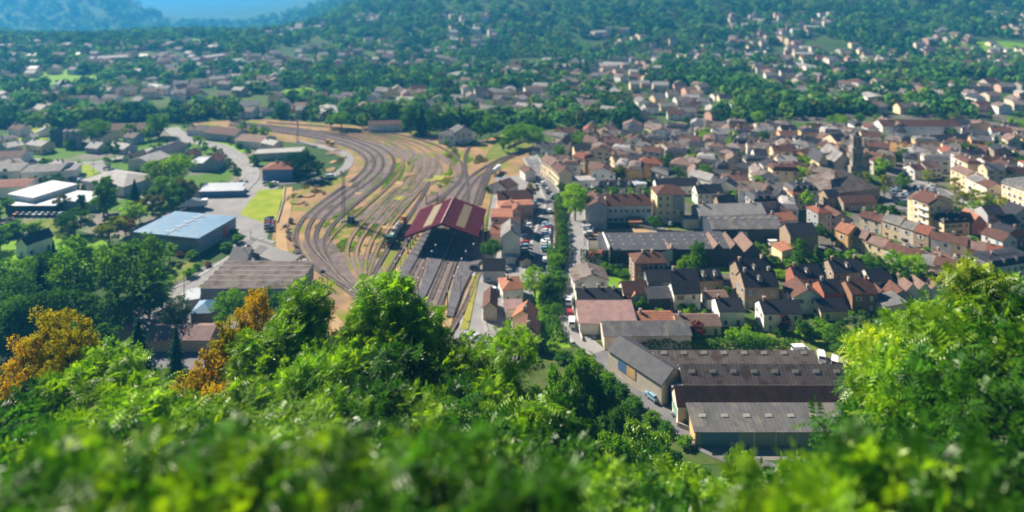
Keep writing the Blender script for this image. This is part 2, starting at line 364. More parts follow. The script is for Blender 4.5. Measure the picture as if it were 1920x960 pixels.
sheet('grey_lot', [(365, 352), (490, 338), (530, 345), (512, 360), (450, 402), (508, 414), (500, 452), (450, 470), (415, 452), (428, 410), (330, 400)], g_asph2)
sheet('lawn', [(449, 402), (486, 356), (534, 354), (516, 415), (492, 417)], g_lawn)
sheet('lawn', [(1141, 520), (1196, 515), (1196, 556), (1140, 560)], g_lawn2)
sheet('lawn', [(1325, 502), (1384, 500), (1384, 512), (1330, 514)], g_lawn2)
sheet('lawn', [(1446, 505), (1490, 500), (1500, 520), (1448, 522)], g_lawn2)
sheet('dry_yard', [(1108, 442), (1115, 431), (1290, 426), (1312, 436), (1300, 444)], g_tan)
sheet('grass_patch', [(1250, 428), (1310, 424), (1312, 440), (1260, 440)], g_rough)
sheet('garden_grass', [(1090, 640), (1420, 620), (1640, 600), (1700, 640), (1620, 668), (1300, 660), (1300, 640)], g_rough, True)
sheet('garden_grass', [(1440, 490), (1600, 470), (1680, 500), (1680, 545), (1560, 540)], g_rough, True)
sheet('meadow', [(60, 452), (120, 440), (200, 455), (190, 500), (60, 505), (-60, 520), (-60, 455)], g_lawn2, True)
sheet('meadow', [(60, 412), (110, 412), (150, 425), (90, 436), (40, 425)], g_rough, True)
sheet('meadow', [(110, 314), (160, 306), (185, 322), (150, 334)], g_lawn, True)
sheet('meadow', [(30, 240), (92, 234), (95, 256), (60, 268), (35, 262)], g_lawn, True)
sheet('meadow', [(210, 270), (272, 267), (275, 274), (215, 276)], g_lawn2)
sheet('meadow', [(362, 265), (400, 262), (470, 285), (400, 283)], g_lawn2, True)
sheet('garden_grass', [(318, 500), (372, 488), (360, 510), (330, 530), (320, 520)], g_rough, True)
sheet('verge', [(905, 300), (940, 250), (1000, 262), (1012, 300), (985, 285), (930, 298)], g_rough)
# roads
road('road', [(1120, 662), (1185, 730), (1262, 795), (1340, 845), (1480, 895)], 5.2, g_asph, False)
road('road', [(1095, 640), (1068, 600), (1052, 570), (1056, 545), (1076, 515), (1084, 480), (1084, 440), (1083, 415), (1110, 395), (1240, 432)], 6.0, g_asph2)
road('road', [(1120, 662), (1080, 625), (1068, 600)], 6.0, g_asph2, False)
road('road', [(995, 296), (1012, 325), (1032, 360), (1040, 385), (1028, 420), (1014, 470), (1006, 520)], 8.0, g_asph)
road('road', [(285, 560), (330, 548), (380, 525), (420, 500), (450, 480), (478, 462), (505, 450)], 6.0, g_asph2)
road('road', [(180, 308), (215, 330), (262, 352), (290, 380)], 7.0, g_asph2, False)
road('road', [(320, 240), (350, 262), (410, 275), (450, 300), (470, 330), (440, 365)], 7.0, g_asph2)
road('road', [(350, 262), (300, 275), (180, 305), (60, 300)], 6.0, g_asph2, False)
road('access_road', [(500, 345), (575, 340), (622, 330), (648, 314), (655, 298), (640, 285), (600, 275), (555, 266)], 5.5, g_asph2, False)
road('access_track', [(540, 352), (536, 400), (528, 440), (534, 490), (570, 545), (622, 600), (650, 640)], 4.5, g_tan, False)
road('road', [(905, 500), (906, 535), (893, 560), (886, 600), (900, 640), (940, 670)], 6.0, g_asph2)
road('road', [(1850, 470), (1790, 460), (1730, 455), (1650, 475), (1585, 470), (1500, 460)], 5.0, g_asph, False)
road('road', [(1920, 440), (1870, 415), (1800, 385), (1740, 350), (1670, 320)], 9.0, g_asph2)
road('road', [(1000, 250), (1005, 280), (998, 300)], 5.0, g_asph2, False)
def dashes(px, w=.14, on=3.0, gap=4.5, off=0.0):
    P = relax_(ribbon_pts(px)); mb = MB(); LAY[0] += 1; z = .006 * LAY[0] + .01; L = 0; a = P[0]
    for p, q in zip(P, P[1:]):
        d = (q - p).length
        if (L % (on + gap)) < on: strip(mb, [p, q], w, z, off)
        L += d
    struct(mb.obj('road_marking', M_white))
def relax_(P):
    out = []
    for a, b in zip(P, P[1:]):
        n = max(1, int((b - a).length / 1.0)); out += [a.lerp(b, k / n) for k in range(n)]
    return out + [P[-1]]
dashes([(995, 296), (1012, 325), (1032, 360), (1040, 385), (1028, 420), (1014, 470), (1006, 520)])
dashes([(1920, 440), (1870, 415), (1800, 385), (1740, 350), (1670, 320)])
dashes([(320, 240), (350, 262), (410, 275), (450, 300), (470, 330), (440, 365)])
dashes([(285, 560), (330, 548), (380, 525), (420, 500), (450, 480)], off=2.6, gap=0.01)
for k in range(12):   # painted bays of the station parking row
    a_, b_ = G(1016, 421.5 + k * 4.5), G(1034, 421.5 + k * 4.5); LAY[0] += k == 0; m_ = MB(); strip(m_, [a_, b_], .12, .006 * LAY[0] + .012); struct(m_.obj('bay_marking', M_white))
sheet('market_car_park', [(1648, 362), (1700, 345), (1760, 348), (1790, 372), (1740, 398), (1660, 392)], g_asph)

# ---------------------------------------------------------------- railway
for px, w in ([[(600, 262), (700, 275), (790, 300), (800, 330), (760, 360), (690, 420)], 16], [[(440, 233), (560, 248), (660, 270), (705, 300), (700, 330), (650, 370), (590, 410)], 15], [[(820, 290), (860, 320), (852, 345), (800, 380), (790, 410)], 6], [[(590, 450), (612, 480), (650, 515), (700, 560), (740, 620)], 12], [[(675, 480), (690, 520), (730, 600)], 12], [[(880, 330), (872, 360), (850, 420), (810, 500), (770, 620)], 17]):
    LAY[0] += 1; mb = MB(); strip(mb, ribbon_pts(px), w, 0.006 * LAY[0] + .01); struct(mb.obj('ballast_bed', g_ball2 if w == 6 else g_ball))
TR = [
 [(430, 236), (520, 248), (610, 262), (670, 282), (692, 302), (682, 324), (640, 352), (598, 384), (562, 412), (549, 436), (552, 466), (578, 496), (630, 530), (690, 565), (720, 600)],
 [(430, 233), (530, 245), (620, 259), (685, 280), (706, 302), (696, 326), (650, 358), (605, 390), (575, 420), (570, 452), (588, 480), (640, 520), (700, 570)],
 [(440, 231), (550, 244), (640, 258), (700, 279), (722, 302), (710, 330), (662, 362), (618, 398), (592, 425), (584, 452), (604, 488), (655, 530), (700, 575)],
 [(440, 229), (560, 242), (655, 257), (720, 279), (742, 302), (728, 332), (684, 368), (640, 405), (612, 430), (603, 452), (604, 478), (640, 520), (690, 575)],
 [(600, 246), (680, 258), (735, 277), (758, 302), (748, 330), (708, 368), (668, 404), (636, 425), (617, 442), (606, 462), (604, 478)],
 [(620, 245), (695, 257), (752, 276), (775, 300), (766, 328), (732, 362), (700, 398), (672, 425), (650, 450), (642, 478), (656, 510), (700, 560)],
 [(640, 244), (710, 256), (768, 275), (790, 300), (780, 330), (748, 364), (718, 398), (690, 428), (664, 462), (659, 482), (676, 518), (706, 560)],
 [(660, 244), (725, 256), (785, 276), (806, 300), (797, 328), (764, 365), (735, 398), (708, 430), (690, 460), (682, 490), (680, 530), (700, 580)],
 [(680, 245), (745, 257), (800, 274), (822, 297), (812, 326), (780, 366), (752, 398), (726, 430), (708, 462), (694, 500), (684, 535)],
 [(812, 326), (790, 372), (768, 404), (743, 440), (728, 468), (706, 500), (690, 530), (684, 560)],
 [(500, 230), (640, 240), (745, 252), (812, 270), (855, 292), (872, 318), (864, 342), (836, 364), (800, 384)],
 [(864, 342), (800, 400), (768, 442), (748, 480), (728, 512), (700, 560)],
 [(1010, 272), (960, 290), (920, 306), (880, 332), (862, 360), (835, 400), (810, 440), (784, 490), (760, 535), (735, 590)],
 [(1010, 275), (962, 293), (925, 312), (888, 340), (870, 372), (848, 405), (822, 448), (798, 490), (775, 545), (752, 600)],
 [(895, 250), (872, 290), (872, 318), (878, 345), (880, 372), (868, 410), (850, 455), (837, 490), (812, 550), (785, 610), (775, 640)],
 [(920, 309), (905, 335), (896, 362), (884, 400), (867, 455), (854, 490), (833, 550), (808, 610), (795, 640)],
 [(898, 512), (889, 530), (880, 560), (868, 590), (850, 620), (830, 645)],
 [(922, 312), (910, 345), (898, 385)],
 [(536, 480), (548, 500), (556, 470), (562, 440)][:3],
]
def relax(P, n=60, step=2.5):
    L = [0]
    for a, b in zip(P, P[1:]): L.append(L[-1] + (b - a).length)
    m = max(4, int(L[-1] / step)); Q = []; j = 0
    for i in range(m + 1):
        d = L[-1] * i / m
        while j < len(P) - 2 and L[j + 1] < d: j += 1
        Q.append(P[j].lerp(P[j + 1], (d - L[j]) / max(1e-6, L[j + 1] - L[j])))
    for _ in range(n): Q = [Q[0]] + [(Q[i - 1] + Q[i] * 2 + Q[i + 1]) / 4 for i in range(1, len(Q) - 1)] + [Q[-1]]
    return Q
g_oldtrk = mk('overgrown_ballast', (.34, .215, .11), (.21, .155, .10), .12, .95, .1, fine=.3, c3=(.17, .20, .03), sc3=.09, vary=.12, thr3=(.5, .6))
for i, px in enumerate(TR):
    P = relax(ribbon_pts(px, 7)); mb = MB(); z = 0.006 * (LAY[0] + 1 + i % 9) + .02
    old = i in (4, 5, 6, 7, 8); strip(mb, P, 1.7 if old else 2.1, z); t = struct(mb.obj('railway_track', g_oldtrk if old else (g_ball if i % 3 != 1 else g_ball2)))
    sl_ = MB(); acc = 0
    for a, b in zip(P, P[1:]):
        L_ = (b - a).length; d = (b - a) / L_; u = acc
        while u < L_:
            p = a + d * u; sl_.box((p.x, p.y, z + .04), (2.1, .24, .08), math.atan2(d.y, d.x) + math.pi / 2); u += (1.8 if old else .75)
        acc = u - L_
    sl_.obj('sleepers', M_wood, t)
    for s in (-1, 1):
        r = MB(); strip(r, P, .07 if old else .10, z + .08, s * .75, .14); r.obj('rail', M_rail, t)
LAY[0] += 12
# platforms with dark edges
def platform(name, px, mat, h=.35):
    sheet(name, px, mat, False, h); pts = [G(*p) for p in px]; mb = MB(); n = len(pts)
    for i in range(n):
        a, b = pts[i], pts[(i + 1) % n]
        if abs(b.y - a.y) < 8: continue
        d = b - a; mb.box(((a.x + b.x) / 2, (a.y + b.y) / 2, .25), (d.length, .35, .5), math.atan2(d.y, d.x))
    struct(mb.obj('platform_edge', M_pale))
platform('platform', [(771, 474), (800, 430), (820, 400), (833, 400), (806, 446), (783, 486), (757, 530), (740, 525), (757, 496)], g_plat)
platform('platform', [(850, 420), (862, 420), (829, 490), (800, 554), (790, 575), (772, 600), (762, 600), (784, 551), (804, 490)], g_plat)
platform('platform', [(890, 400), (905, 410), (905, 488), (884, 514), (868, 545), (849, 598), (837, 596), (845, 545), (863, 490)], g_plat)
for px, m in (([(840, 548), (868, 546), (850, 596), (836, 598)], g_olive), ([(836, 600), (850, 598), (838, 630), (812, 650), (805, 640)], g_tan), ([(885, 520), (900, 515), (890, 560), (878, 620), (862, 620), (880, 565)], g_olive)):
    LAY[0] += 1; P = [G(*p) for p in px]; mb = MB(); n = len(P); z = .40 + .004 * LAY[0] * .1
    mb.add([(p.x, p.y, z) for p in P] + [(p.x, p.y, 0) for p in P], [tuple(range(n))] + [(i, (i + 1) % n, (i + 1) % n + n, i + n) for i in range(n)]); struct(mb.obj('verge', m))
# weed patches in the yard: leafy tufts, one uncountable cover
def tuft_patch(cx, cy, rx, ry, seed, dens=1.0):
    r = random.Random(seed); c = G(cx, cy); ex = G(cx + rx, cy); ey = G(cx, cy - ry); X = (ex - c).length; Y = (ey - c).length
    out = []; out2 = []
    for _ in range(int(X * Y * 3.14 * 4.0 * dens * .7) + 6):
        a = r.random() * 6.283; q = math.sqrt(r.random()) * (0.75 + .25 * math.sin(a * 3 + seed)); out.append((c.x + X * q * math.cos(a), c.y + Y * q * math.sin(a), .0, r.uniform(.25, .6)))
    return out
def quads_from(pts, r):
    vs = []; fs = []
    for x, y, z, s in pts:
        a = r.random() * 3.14; t = r.uniform(-.6, .6); dx, dy = math.cos(a) * s, math.sin(a) * s; hx, hy = -math.sin(a) * t * s, math.cos(a) * t * s; o = len(vs)
        vs += [(x - dx, y - dy, z + .03), (x + dx, y + dy, z + .03), (x + dx + hx, y + dy + hy, z + s * .7), (x - dx + hx, y - dy + hy, z + s * .7)]; fs.append((o, o + 1, o + 2, o + 3))
    return vs, fs
def tufts(name, patches, mat, seed=3):
    r = random.Random(seed); pts = []
    for i, p in enumerate(patches): pts += tuft_patch(*p, seed=seed * 31 + i)
    vs, fs = quads_from(pts, r); me = bpy.data.meshes.new(name); me.from_pydata(vs, [], fs); me.materials.append(mat); return struct(put(name, me), 'stuff')
tufts('weeds', [(634, 430, 15, 7), (628, 445, 10, 3), (614, 420, 9, 7), (720, 385, 9, 12), (727, 375, 8, 5), (700, 410, 14, 5), (752, 330, 5, 14), (745, 355, 6, 6), (660, 380, 11, 9), (690, 360, 12, 6), (665, 456, 7, 4), (662, 462, 4, 4), (690, 460, 8, 4), (705, 452, 5, 3), (835, 352, 14, 5), (812, 362, 6, 3), (852, 300, 6, 16), (842, 325, 9, 6), (835, 290, 7, 6), (745, 405, 9, 6), (735, 415, 5, 4), (760, 372, 7, 5), (650, 482, 3, 7), (735, 345, 4, 3), (780, 300, 3, 8), (745, 310, 4, 9)], LF['bright'])
tufts('dry_weeds', [(640, 465, 25, 15), (700, 435, 28, 14), (670, 400, 20, 15), (740, 395, 16, 14), (700, 480, 22, 9), (720, 445, 18, 8), (620, 435, 10, 12), (770, 350, 14, 18), (740, 330, 10, 20), (840, 340, 18, 10), (850, 305, 10, 22), (705, 345, 16, 14), (785, 320, 6, 16)], LF['yellow'], 9)
tufts('weeds', [(690, 330, 5, 16), (712, 335, 4, 16), (727, 340, 4, 18), (770, 300, 4, 12), (800, 345, 5, 12), (655, 420, 16, 8), (680, 440, 16, 8), (710, 425, 14, 6), (645, 455, 10, 8), (668, 470, 10, 6), (720, 400, 8, 8), (748, 385, 8, 7), (630, 405, 7, 7), (880, 300, 8, 6), (860, 330, 5, 8)], LF['mid'], 14)
tufts('dry_weeds', [(700, 300, 10, 10), (640, 300, 8, 8), (670, 350, 10, 12), (620, 390, 10, 8), (600, 420, 6, 10), (720, 460, 14, 10), (680, 420, 30, 14), (735, 370, 12, 16), (760, 410, 10, 9), (590, 360, 14, 8), (900, 300, 16, 10), (850, 290, 14, 12)], LF['olive'], 19)
tufts('scrub', [(560, 340, 18, 6), (575, 350, 12, 5), (545, 370, 8, 9), (540, 420, 6, 12), (605, 345, 12, 5)], LF['olive'], 5)
r = random.Random(55)
for i in range(20):  # bare, dark or rusty stains in the yard surface
    x, y = r.choice([(700, 440), (660, 350), (740, 360), (580, 380), (620, 300), (800, 340), (560, 430)]); x += r.uniform(-30, 30); y += r.uniform(-20, 20); rx = r.uniform(5, 16); ry = r.uniform(2, 6)
    sheet('bare_earth', [(x + rx * math.cos(k * .785) * r.uniform(.5, 1.2) - ry * math.sin(k * .785), y + ry * math.sin(k * .785) * r.uniform(.6, 1.2)) for k in range(8)], r.choice([g_tan, g_ball2, g_olive, g_yard]), True)

# ---------------------------------------------------------------- houses
def win_meshes():
    W = {}
    for i, sm in enumerate(SHUT):
        mb = MB(); mb.box((0, -.03, 0), (1.1, .1, 1.5), mi=0); mb.box((0, -.07, -.8), (1.3, .18, .1), mi=0)
        for s in (-1, 1): mb.box((s * .83, -.05, 0), (.52, .06, 1.5), mi=1)
        W['s%d' % i] = mb.mesh('window', M_frame, sm)
        mb = MB(); mb.box((0, -.05, 0), (1.1, .07, 1.5), mi=1); mb.box((0, -.07, -.8), (1.25, .16, .1), mi=0); W['c%d' % i] = mb.mesh('window', M_pale, sm)
    mb = MB(); mb.box((0, -.03, 0), (1.1, .1, 1.45)); mb.box((0, -.07, -.78), (1.3, .18, .1)); W['p'] = mb.mesh('window', M_frame)
    mb = MB(); mb.box((-.24, -.1, 0), (.42, .03, 1.25)); mb.box((.24, -.1, 0), (.42, .03, 1.25)); W['pane'] = mb.mesh('pane', M_glass)
    mb = MB(); mb.box((0, -.04, 1.05), (1.0, .1, 2.1), mi=1); mb.box((0, -.05, 2.15), (1.2, .14, .12), mi=0)
    for i, sm in enumerate(SHUT): W['d%d' % i] = MBcopy(mb).mesh('door', M_pale, sm)
    mb = MB(); mb.box((0, -.04, 1.15), (2.4, .1, 2.3)); W['g'] = mb.mesh('garage_door', SHUT[0])
    return W
def MBcopy(m): n = MB(); n.v = list(m.v); n.f = list(m.f); n.m = list(m.m); return n
WM = win_meshes()
def chimney_mesh(k):
    mb = MB(); mb.box((0, 0, .7), (.9, .6, 2.0), mi=0); mb.box((0, 0, 1.75), (1.05, .75, .12), mi=1)
    for s in (-.22, .22): mb.tube((s, 0, 1.8), (s, 0, 2.2), .12, .1, 6, 2)
    return mb.mesh('chimney', [M_brickch, WALL['pale'], WALL['grey']][k], M_pale, ROOF['orange'])
CHM = [chimney_mesh(k) for k in range(3)]
def dormer_mesh(rm):
    mb = MB(); mb.box((0, .7, .7), (1.3, 1.6, 1.5), mi=0); mb.ext([(-.85, 1.4), (0, 2.0), (.85, 1.4)], -.2, 1.6, 'y', 1); mb.box((0, -.13, .7), (.8, .05, 1.0), mi=2)
    return mb.mesh('dormer', M_frame, rm, M_glass)
DORM = {k: dormer_mesh(ROOF[k]) for k in ('slate', 'brown', 'red', 'grey')}
OCC = []
def shell(style, ridge, w, d, wh, rh, ov, t=.16):
    wb = MB(); rb = MB()
    if style == 'gable':
        L, A = (d, w) if ridge == 'x' else (w, d)
        wb.ext([(0, -.3), (L, -.3), (L, wh), (L / 2, wh + rh), (0, wh)], 0, A, ridge if ridge == 'x' else 'y')
        k = rh / (L / 2); e = wh - ov * k + .02
        rb.ext([(-ov, e), (L / 2, wh + rh + .02), (L + ov, e), (L + ov, e + t), (L / 2, wh + rh + t + .04), (-ov, e + t)], -ov * .8, A + ov * .8, ridge if ridge == 'x' else 'y')
    elif style in ('hip', 'pyramid'):
        wb.box((w / 2, d / 2, wh / 2 - .15), (w, d, wh + .3)); m = min(w, d) / 2
        o = ov; e = wh + .02
        if w >= d: r0, r1 = (m, d / 2), (w - m, d / 2)
        else: r0, r1 = (w / 2, m), (w / 2, d - m)
        if style == 'pyramid': r0 = r1 = (w / 2, d / 2); r0 = (w / 2 - .3, d / 2); r1 = (w / 2 + .3, d / 2)
        vs = [(-o, -o, e), (w + o, -o, e), (w + o, d + o, e), (-o, d + o, e), (-o, -o, e + t), (w + o, -o, e + t), (w + o, d + o, e + t), (-o, d + o, e + t), (*r0, wh + rh), (*r1, wh + rh)]
        if w >= d or style == 'pyramid': fs = [(4, 5, 9, 8), (5, 6, 9), (6, 7, 8, 9), (7, 4, 8)]
        else: fs = [(4, 5, 8), (5, 6, 9, 8), (6, 7, 9), (7, 4, 8, 9)]
        rb.add(vs, fs + [(3, 2, 1, 0), (0, 1, 5, 4), (1, 2, 6, 5), (2, 3, 7, 6), (3, 0, 4, 7)])
    elif style == 'mansard':
        wb.box((w / 2, d / 2, wh / 2 - .15), (w, d, wh + .3)); q = 1.0; z1 = wh + rh * .75
        A = [(-ov, -ov), (w + ov, -ov), (w + ov, d + ov), (-ov, d + ov)]; B = [(q, q), (w - q, q), (w - q, d - q), (q, d - q)]; Cc = [(w * .3, d * .5 - .3), (w * .7, d * .5 - .3), (w * .7, d * .5 + .3), (w * .3, d * .5 + .3)]
        vs = [(*p, wh + .02) for p in A] + [(*p, wh + .25) for p in A] + [(*p, z1) for p in B] + [(*p, wh + rh) for p in Cc]
        fs = [(3, 2, 1, 0), (12, 13, 14, 15)]
        for b in (0, 4, 8): fs += [(b + i, b + (i + 1) % 4, b + 4 + (i + 1) % 4, b + 4 + i) for i in range(4)]
        rb.add(vs, fs)
    elif style == 'mono':  # high at the back
        L, A = (d, w) if ridge == 'x' else (w, d)
        wb.ext([(0, -.3), (L, -.3), (L, wh + rh), (0, wh)], 0, A, ridge if ridge == 'x' else 'y'); k = rh / L
        rb.ext([(-ov, wh - ov * k + .02), (L + ov, wh + rh + ov * k + .02), (L + ov, wh + rh + ov * k + t + .02), (-ov, wh - ov * k + t + .02)], -ov, A + ov, ridge if ridge == 'x' else 'y')
    elif style == 'flat':
        wb.box((w / 2, d / 2, wh / 2 - .15), (w, d, wh + .3)); rb.box((w / 2, d / 2, wh + .12), (w + 2 * ov, d + 2 * ov, .2)); 
    return wb, rb
STW = dict(gable='house', hip='hip-roofed house', pyramid='hip-roofed house', mansard='mansard house', mono='lean-to building', flat='flat-roofed building')
def house(x0, y0, x1, y1, dep, wh, rh, roof='slate', wall='cream', style='gable', ridge='x', name='house', cat='house', label=None, group=None, wins=1, fl=None, sh=None, ch=1, ov=.35, world_=None, spacing=2.9, dorm=0, door=True, desc=None, sub=None, wallr=None):
    a, b = (G(x0, y0), G(x1, y1)) if world_ is None else world_
    v = b - a; w = v.length; rz = math.atan2(v.y, v.x)
    return house_w(a, rz, w, dep, wh, rh, roof, wall, style, ridge, name, cat, label, group, wins, fl, sh, ch, ov, spacing, dorm, door, desc)
def house_w(a, rz, w, d, wh, rh, roof, wall, style='gable', ridge='x', name='house', cat='house', label=None, group=None, wins=1, fl=None, sh=None, ch=1, ov=.35, spacing=2.9, dorm=0, door=True, desc=None):
    if cat == 'house': d *= .80; rh *= .84
    r = random.Random(int(a.x * 31 + a.y * 17)); cx, sx = math.cos(rz), math.sin(rz)
    cen = Vector((a.x + (w * cx - d * sx) / 2, a.y + (w * sx + d * cx) / 2, a.z)); OCC.append((cen.x, cen.y, math.hypot(w, d) / 2, w, d, rz))
    sh = r.randrange(5) if sh is None else sh; nfl = fl or max(1, int((wh + .2) / 2.75))
    if desc is None:
        big = 'long ' if w > 22 or d > 24 else ('small ' if w * d < 65 else '')
        desc = f"{big}{WALLW[wall]} {STW[style] if cat == 'house' else cat} with {ROOFW[roof]} roof"
    t = thing(name, cen, rz, cat, label, group, desc)
    off = Vector((-w / 2, -d / 2, 0)); wb, rb = shell(style, ridge, w, d, wh, rh, ov)
    for m in (wb, rb): m.v = [(x + off.x, y + off.y, z) for x, y, z in m.v]
    wo_ = wb.obj('wall', WALL[wall], t); ro = rb.obj('roof', ROOF[roof], t)
    near = cen.y < 330
    if wins:
        tocam = math.atan2(-cen.y, -cen.x)
        for fi, (px, py, nrm, ln) in enumerate(((0, 0, -90, w), (w, 0, 0, d), (0, d, 180, d), (w, d, 90, w))):
            na = rz + R(nrm); dd = (na - tocam + math.pi) % (2 * math.pi) - math.pi
            if abs(dd) > R(100): continue
            n = max(1, int((ln - .8) / spacing)) if ln > 3 else 0
            if fi in (1, 2): n = min(n, 2) if r.random() < .75 else 0
            if cen.y > 430: n = min(n, 3)
            u = Vector((-math.sin(R(nrm)), math.cos(R(nrm)), 0))
            dslot = r.randrange(n) if (n and fi == 0 and door) else -1
            for fl_ in range(nfl):
                if cen.y > 480 and fl_ > 1: break
                z = 1.45 + fl_ * (wh / nfl)
                for k in range(n):
                    p = off + Vector((px, py, 0)) + u * (ln * (k + .5) / n); rot = R(nrm + 90)
                    if fl_ == 0 and k == dslot: put('door', WM['d%d' % ((sh + 1) % 5)], t, p, rot); continue
                    if r.random() < .08: continue
                    kind = ('p' if r.random() < .45 else 's%d' % sh) if sh >= 0 else 'p'
                    if r.random() < .12 and sh >= 0: kind = 'c%d' % sh
                    wn_ = put('window', WM[kind], t, p + Vector((0, 0, z)), rot)
                    if kind[0] != 'c' and cen.y < 430: put('pane', WM['pane'], wn_)
    if ch and style not in ('flat', 'mono'):
        for i in range(ch):
            f = (i + .5) / ch if ch > 2 else (.12 if i == 0 else .86)
            q = Vector((lerp(0, w, f), d / 2 + (.5 if i % 2 else -.3), wh + rh - .6)) if (ridge == 'x' or style != 'gable') else Vector((w / 2 + .5, lerp(0, d, f), wh + rh - .6))
            if style in ('hip', 'mansard', 'pyramid'): q = Vector((w * (.35 if i == 0 else .65), d / 2, wh + rh - .9))
            put('chimney', CHM[r.randrange(3)], ro, q + off)
    for i in range(dorm):
        k = roof if roof in DORM else 'slate'
        q = Vector((w * (i + .5) / dorm, .35 if style == 'mansard' else d * .14, wh + (.3 if style == 'mansard' else rh * .25))); put('dormer', DORM[k], ro, q + off)
    return t
H = house
# ---------------------------------------------------------------- the train shed
def lift(p, z): return Vector((p[0], p[1], z))
def train_shed():
    A = Vector((-44.0, 260.8, 0)); t = thing('train_shed', (-27.9, 276.3, 0), 0, 'train shed', 'open-sided station train shed with dark red gabled roof and two straw-coloured light strips')
    O = Vector((-27.9, 276.3, 0)); sx = Vector((2.2, 31.0, 0)); W = 30.2
    def P(u, v, z): return Vector((-44, 260.8, 0)) + Vector((u, 0, 0)) + sx * v + Vector((0, 0, z)) - O
    E, Rg = 6.6, 12.1
    def zz(u): return E + (Rg - E) * (1 - abs(u - W / 2) / (W / 2))
    def slab(mb, u0, u1, v0, v1, dz, th, mi=0):
        vs = [P(u0, v0, zz(u0) + dz), P(u1, v0, zz(u1) + dz), P(u1, v1, zz(u1) + dz), P(u0, v1, zz(u0) + dz)]; vs += [v + Vector((0, 0, th)) for v in vs]
        mb.add(vs, [(3, 2, 1, 0), (4, 5, 6, 7), (0, 1, 5, 4), (1, 2, 6, 5), (2, 3, 7, 6), (3, 0, 4, 7)], mi)
    rb = MB(); slab(rb, 0, W / 2, 0, 1, 0, .25); slab(rb, W / 2, W, 0, 1, 0, .25); ro = rb.obj('roof', ROOF['shedred'], t)
    straw = mk('straw_skylight', (.20, .155, .085), (.16, .125, .07), .5, .6, .3, bands=(0, .5, .2), vary=0)
    for u in (7.0, 20.6):
        m = MB(); slab(m, u, u + 3.6, .10, .90, .26, .05); m.obj('skylight', straw, ro)
    m = MB(); m.tube(P(W / 2, 0, Rg + .32), P(W / 2, 1, Rg + .32), .22); m.obj('ridge_cap', mk('ridge_pink', (.62, .42, .40)), ro)
    for v in [i / 7 for i in range(8)]:
        m = MB()
        for s in (1, W - 1): m.tube(P(s, v, 5.2), P(W / 2, v, 9.8), .13, n=4); m.tube(P(s, v, E + .1), P(W / 2, v, Rg - .3), .16, n=4)
        for k in range(1, 12):
            u = W * k / 12; zl = 5.2 + 4.6 * (1 - abs(u - W / 2) / (W / 2)); m.tube(P(u, v, zl), P(u + (1.2 if k < 6 else -1.2), v, zz(u + (1.2 if k < 6 else -1.2))), .07, n=4)
        m.obj('truss', M_steel, t)
        for u in (1.6, W - 1.6):
            c = MB(); c.tube(P(u, v, 0), P(u, v, E + .4), .22, .17, 8); c.box(P(u, v, .3), (.7, .7, .6))
            for d in (-1, 1): c.tube(P(u, v, 4.6), P(u + d * 1.4, v, 6.3 + .5 * (1 if (d > 0) == (u < W / 2) else 0)), .07, n=4)
            c.obj('column', M_steel, t)
    for s in (0, 1):
        m = MB()
        for k in range(14):
            u0, u1 = W * k / 14, W * (k + 1) / 14; m.tube(P(u0, s, zz(u0) - .15), P(u1, s, zz(u1) - .15), .18, n=4, mi=0)
        m.obj('gable_trim', ROOF['shedred'], t)
train_shed()

# ---------------------------------------------------------------- specific buildings of the near and middle ground
# right of the station
H(917, 361, 950, 370, 12, 4, 3, 'brown', 'white', ridge='y', label='white station shed with brown gabled roof, nearest the tank lorries')
H(934, 400, 1000, 396, 10, 6.5, 3.2, 'brown', 'pink', ch=2, label='long station building with dark brown roof behind the orange-roofed block')
H(921, 432, 961, 432, 10, 6, .8, 'orange', 'pink', 'mono', label='flat orange-roofed station block beside the train shed')
H(938, 415, 1000, 412, 8, 7, 1.2, 'orange', 'pink', 'hip', label='pink station building with shallow orange roof beyond the parked cars')
H(961, 440, 976, 440, 9, 10.5, 1.5, 'red', 'pink', ridge='y', name='tower_house', label='narrow pink brick tower house of the station with gabled top')
H(920, 460, 945, 460, 10, 5, 2.4, 'orange', 'pink', ridge='x', label='low station annex with bright orange gable behind the round clipped tree')
H(940, 489, 975, 489, 12, 9.5, 2.8, 'grey', 'white', ridge='y', wins=0, ch=1, label='tall white blind-gabled building with grey roof on the station square', cat='building')
H(943, 495, 967, 495, 4, 2.5, .3, 'white', 'white', 'flat', wins=0, name='canopy_hut', cat='shed', label='low hut with bright white flat roof at the foot of the tall white gable', ch=0)
H(906, 530, 946, 530, 8, 4.6, 3.4, 'slate', 'grey', 'gable', label='grey railway lodge with large slate roof at the platform end', ch=0)
H(943, 570, 981, 566, 11, 4.6, 2.6, 'orange', 'white', 'hip', label='white house with orange hipped roof beside the two parked black cars', ch=1)
H(948, 597, 980, 595, 6, 3, .6, 'pinksheet', 'white', 'mono', wins=0, label='low white outbuilding with pink and white roof between the two orange-roofed houses', ch=0)
H(906, 602, 931, 602, 13, 4.4, 2.2, 'brown', 'pale', ridge='y', wins=0, label='pale railway hut with dark brown gable beside the station road', ch=0)
H(961, 620, 1000, 626, 8, 4.4, 3, 'orange', 'cream', label='cream house with orange roof standing at the top of the green bank', ridge='y')
H(965, 654, 1010, 656, 9, 4.4, 3, 'brown', 'cream', ridge='y', label='cream house with brown gable and blue doors at the foot of the bank', sh=2)
H(977, 502, 996, 500, 5, 2.4, 1.3, 'brown', 'pale', ridge='y', wins=0, label='little hut with brown gable at the edge of the parking lane', ch=0)
H(985, 340, 1004, 338, 12, 4.5, 2, 'brown', 'white', ridge='y', label='low white house beside the top of the avenue')
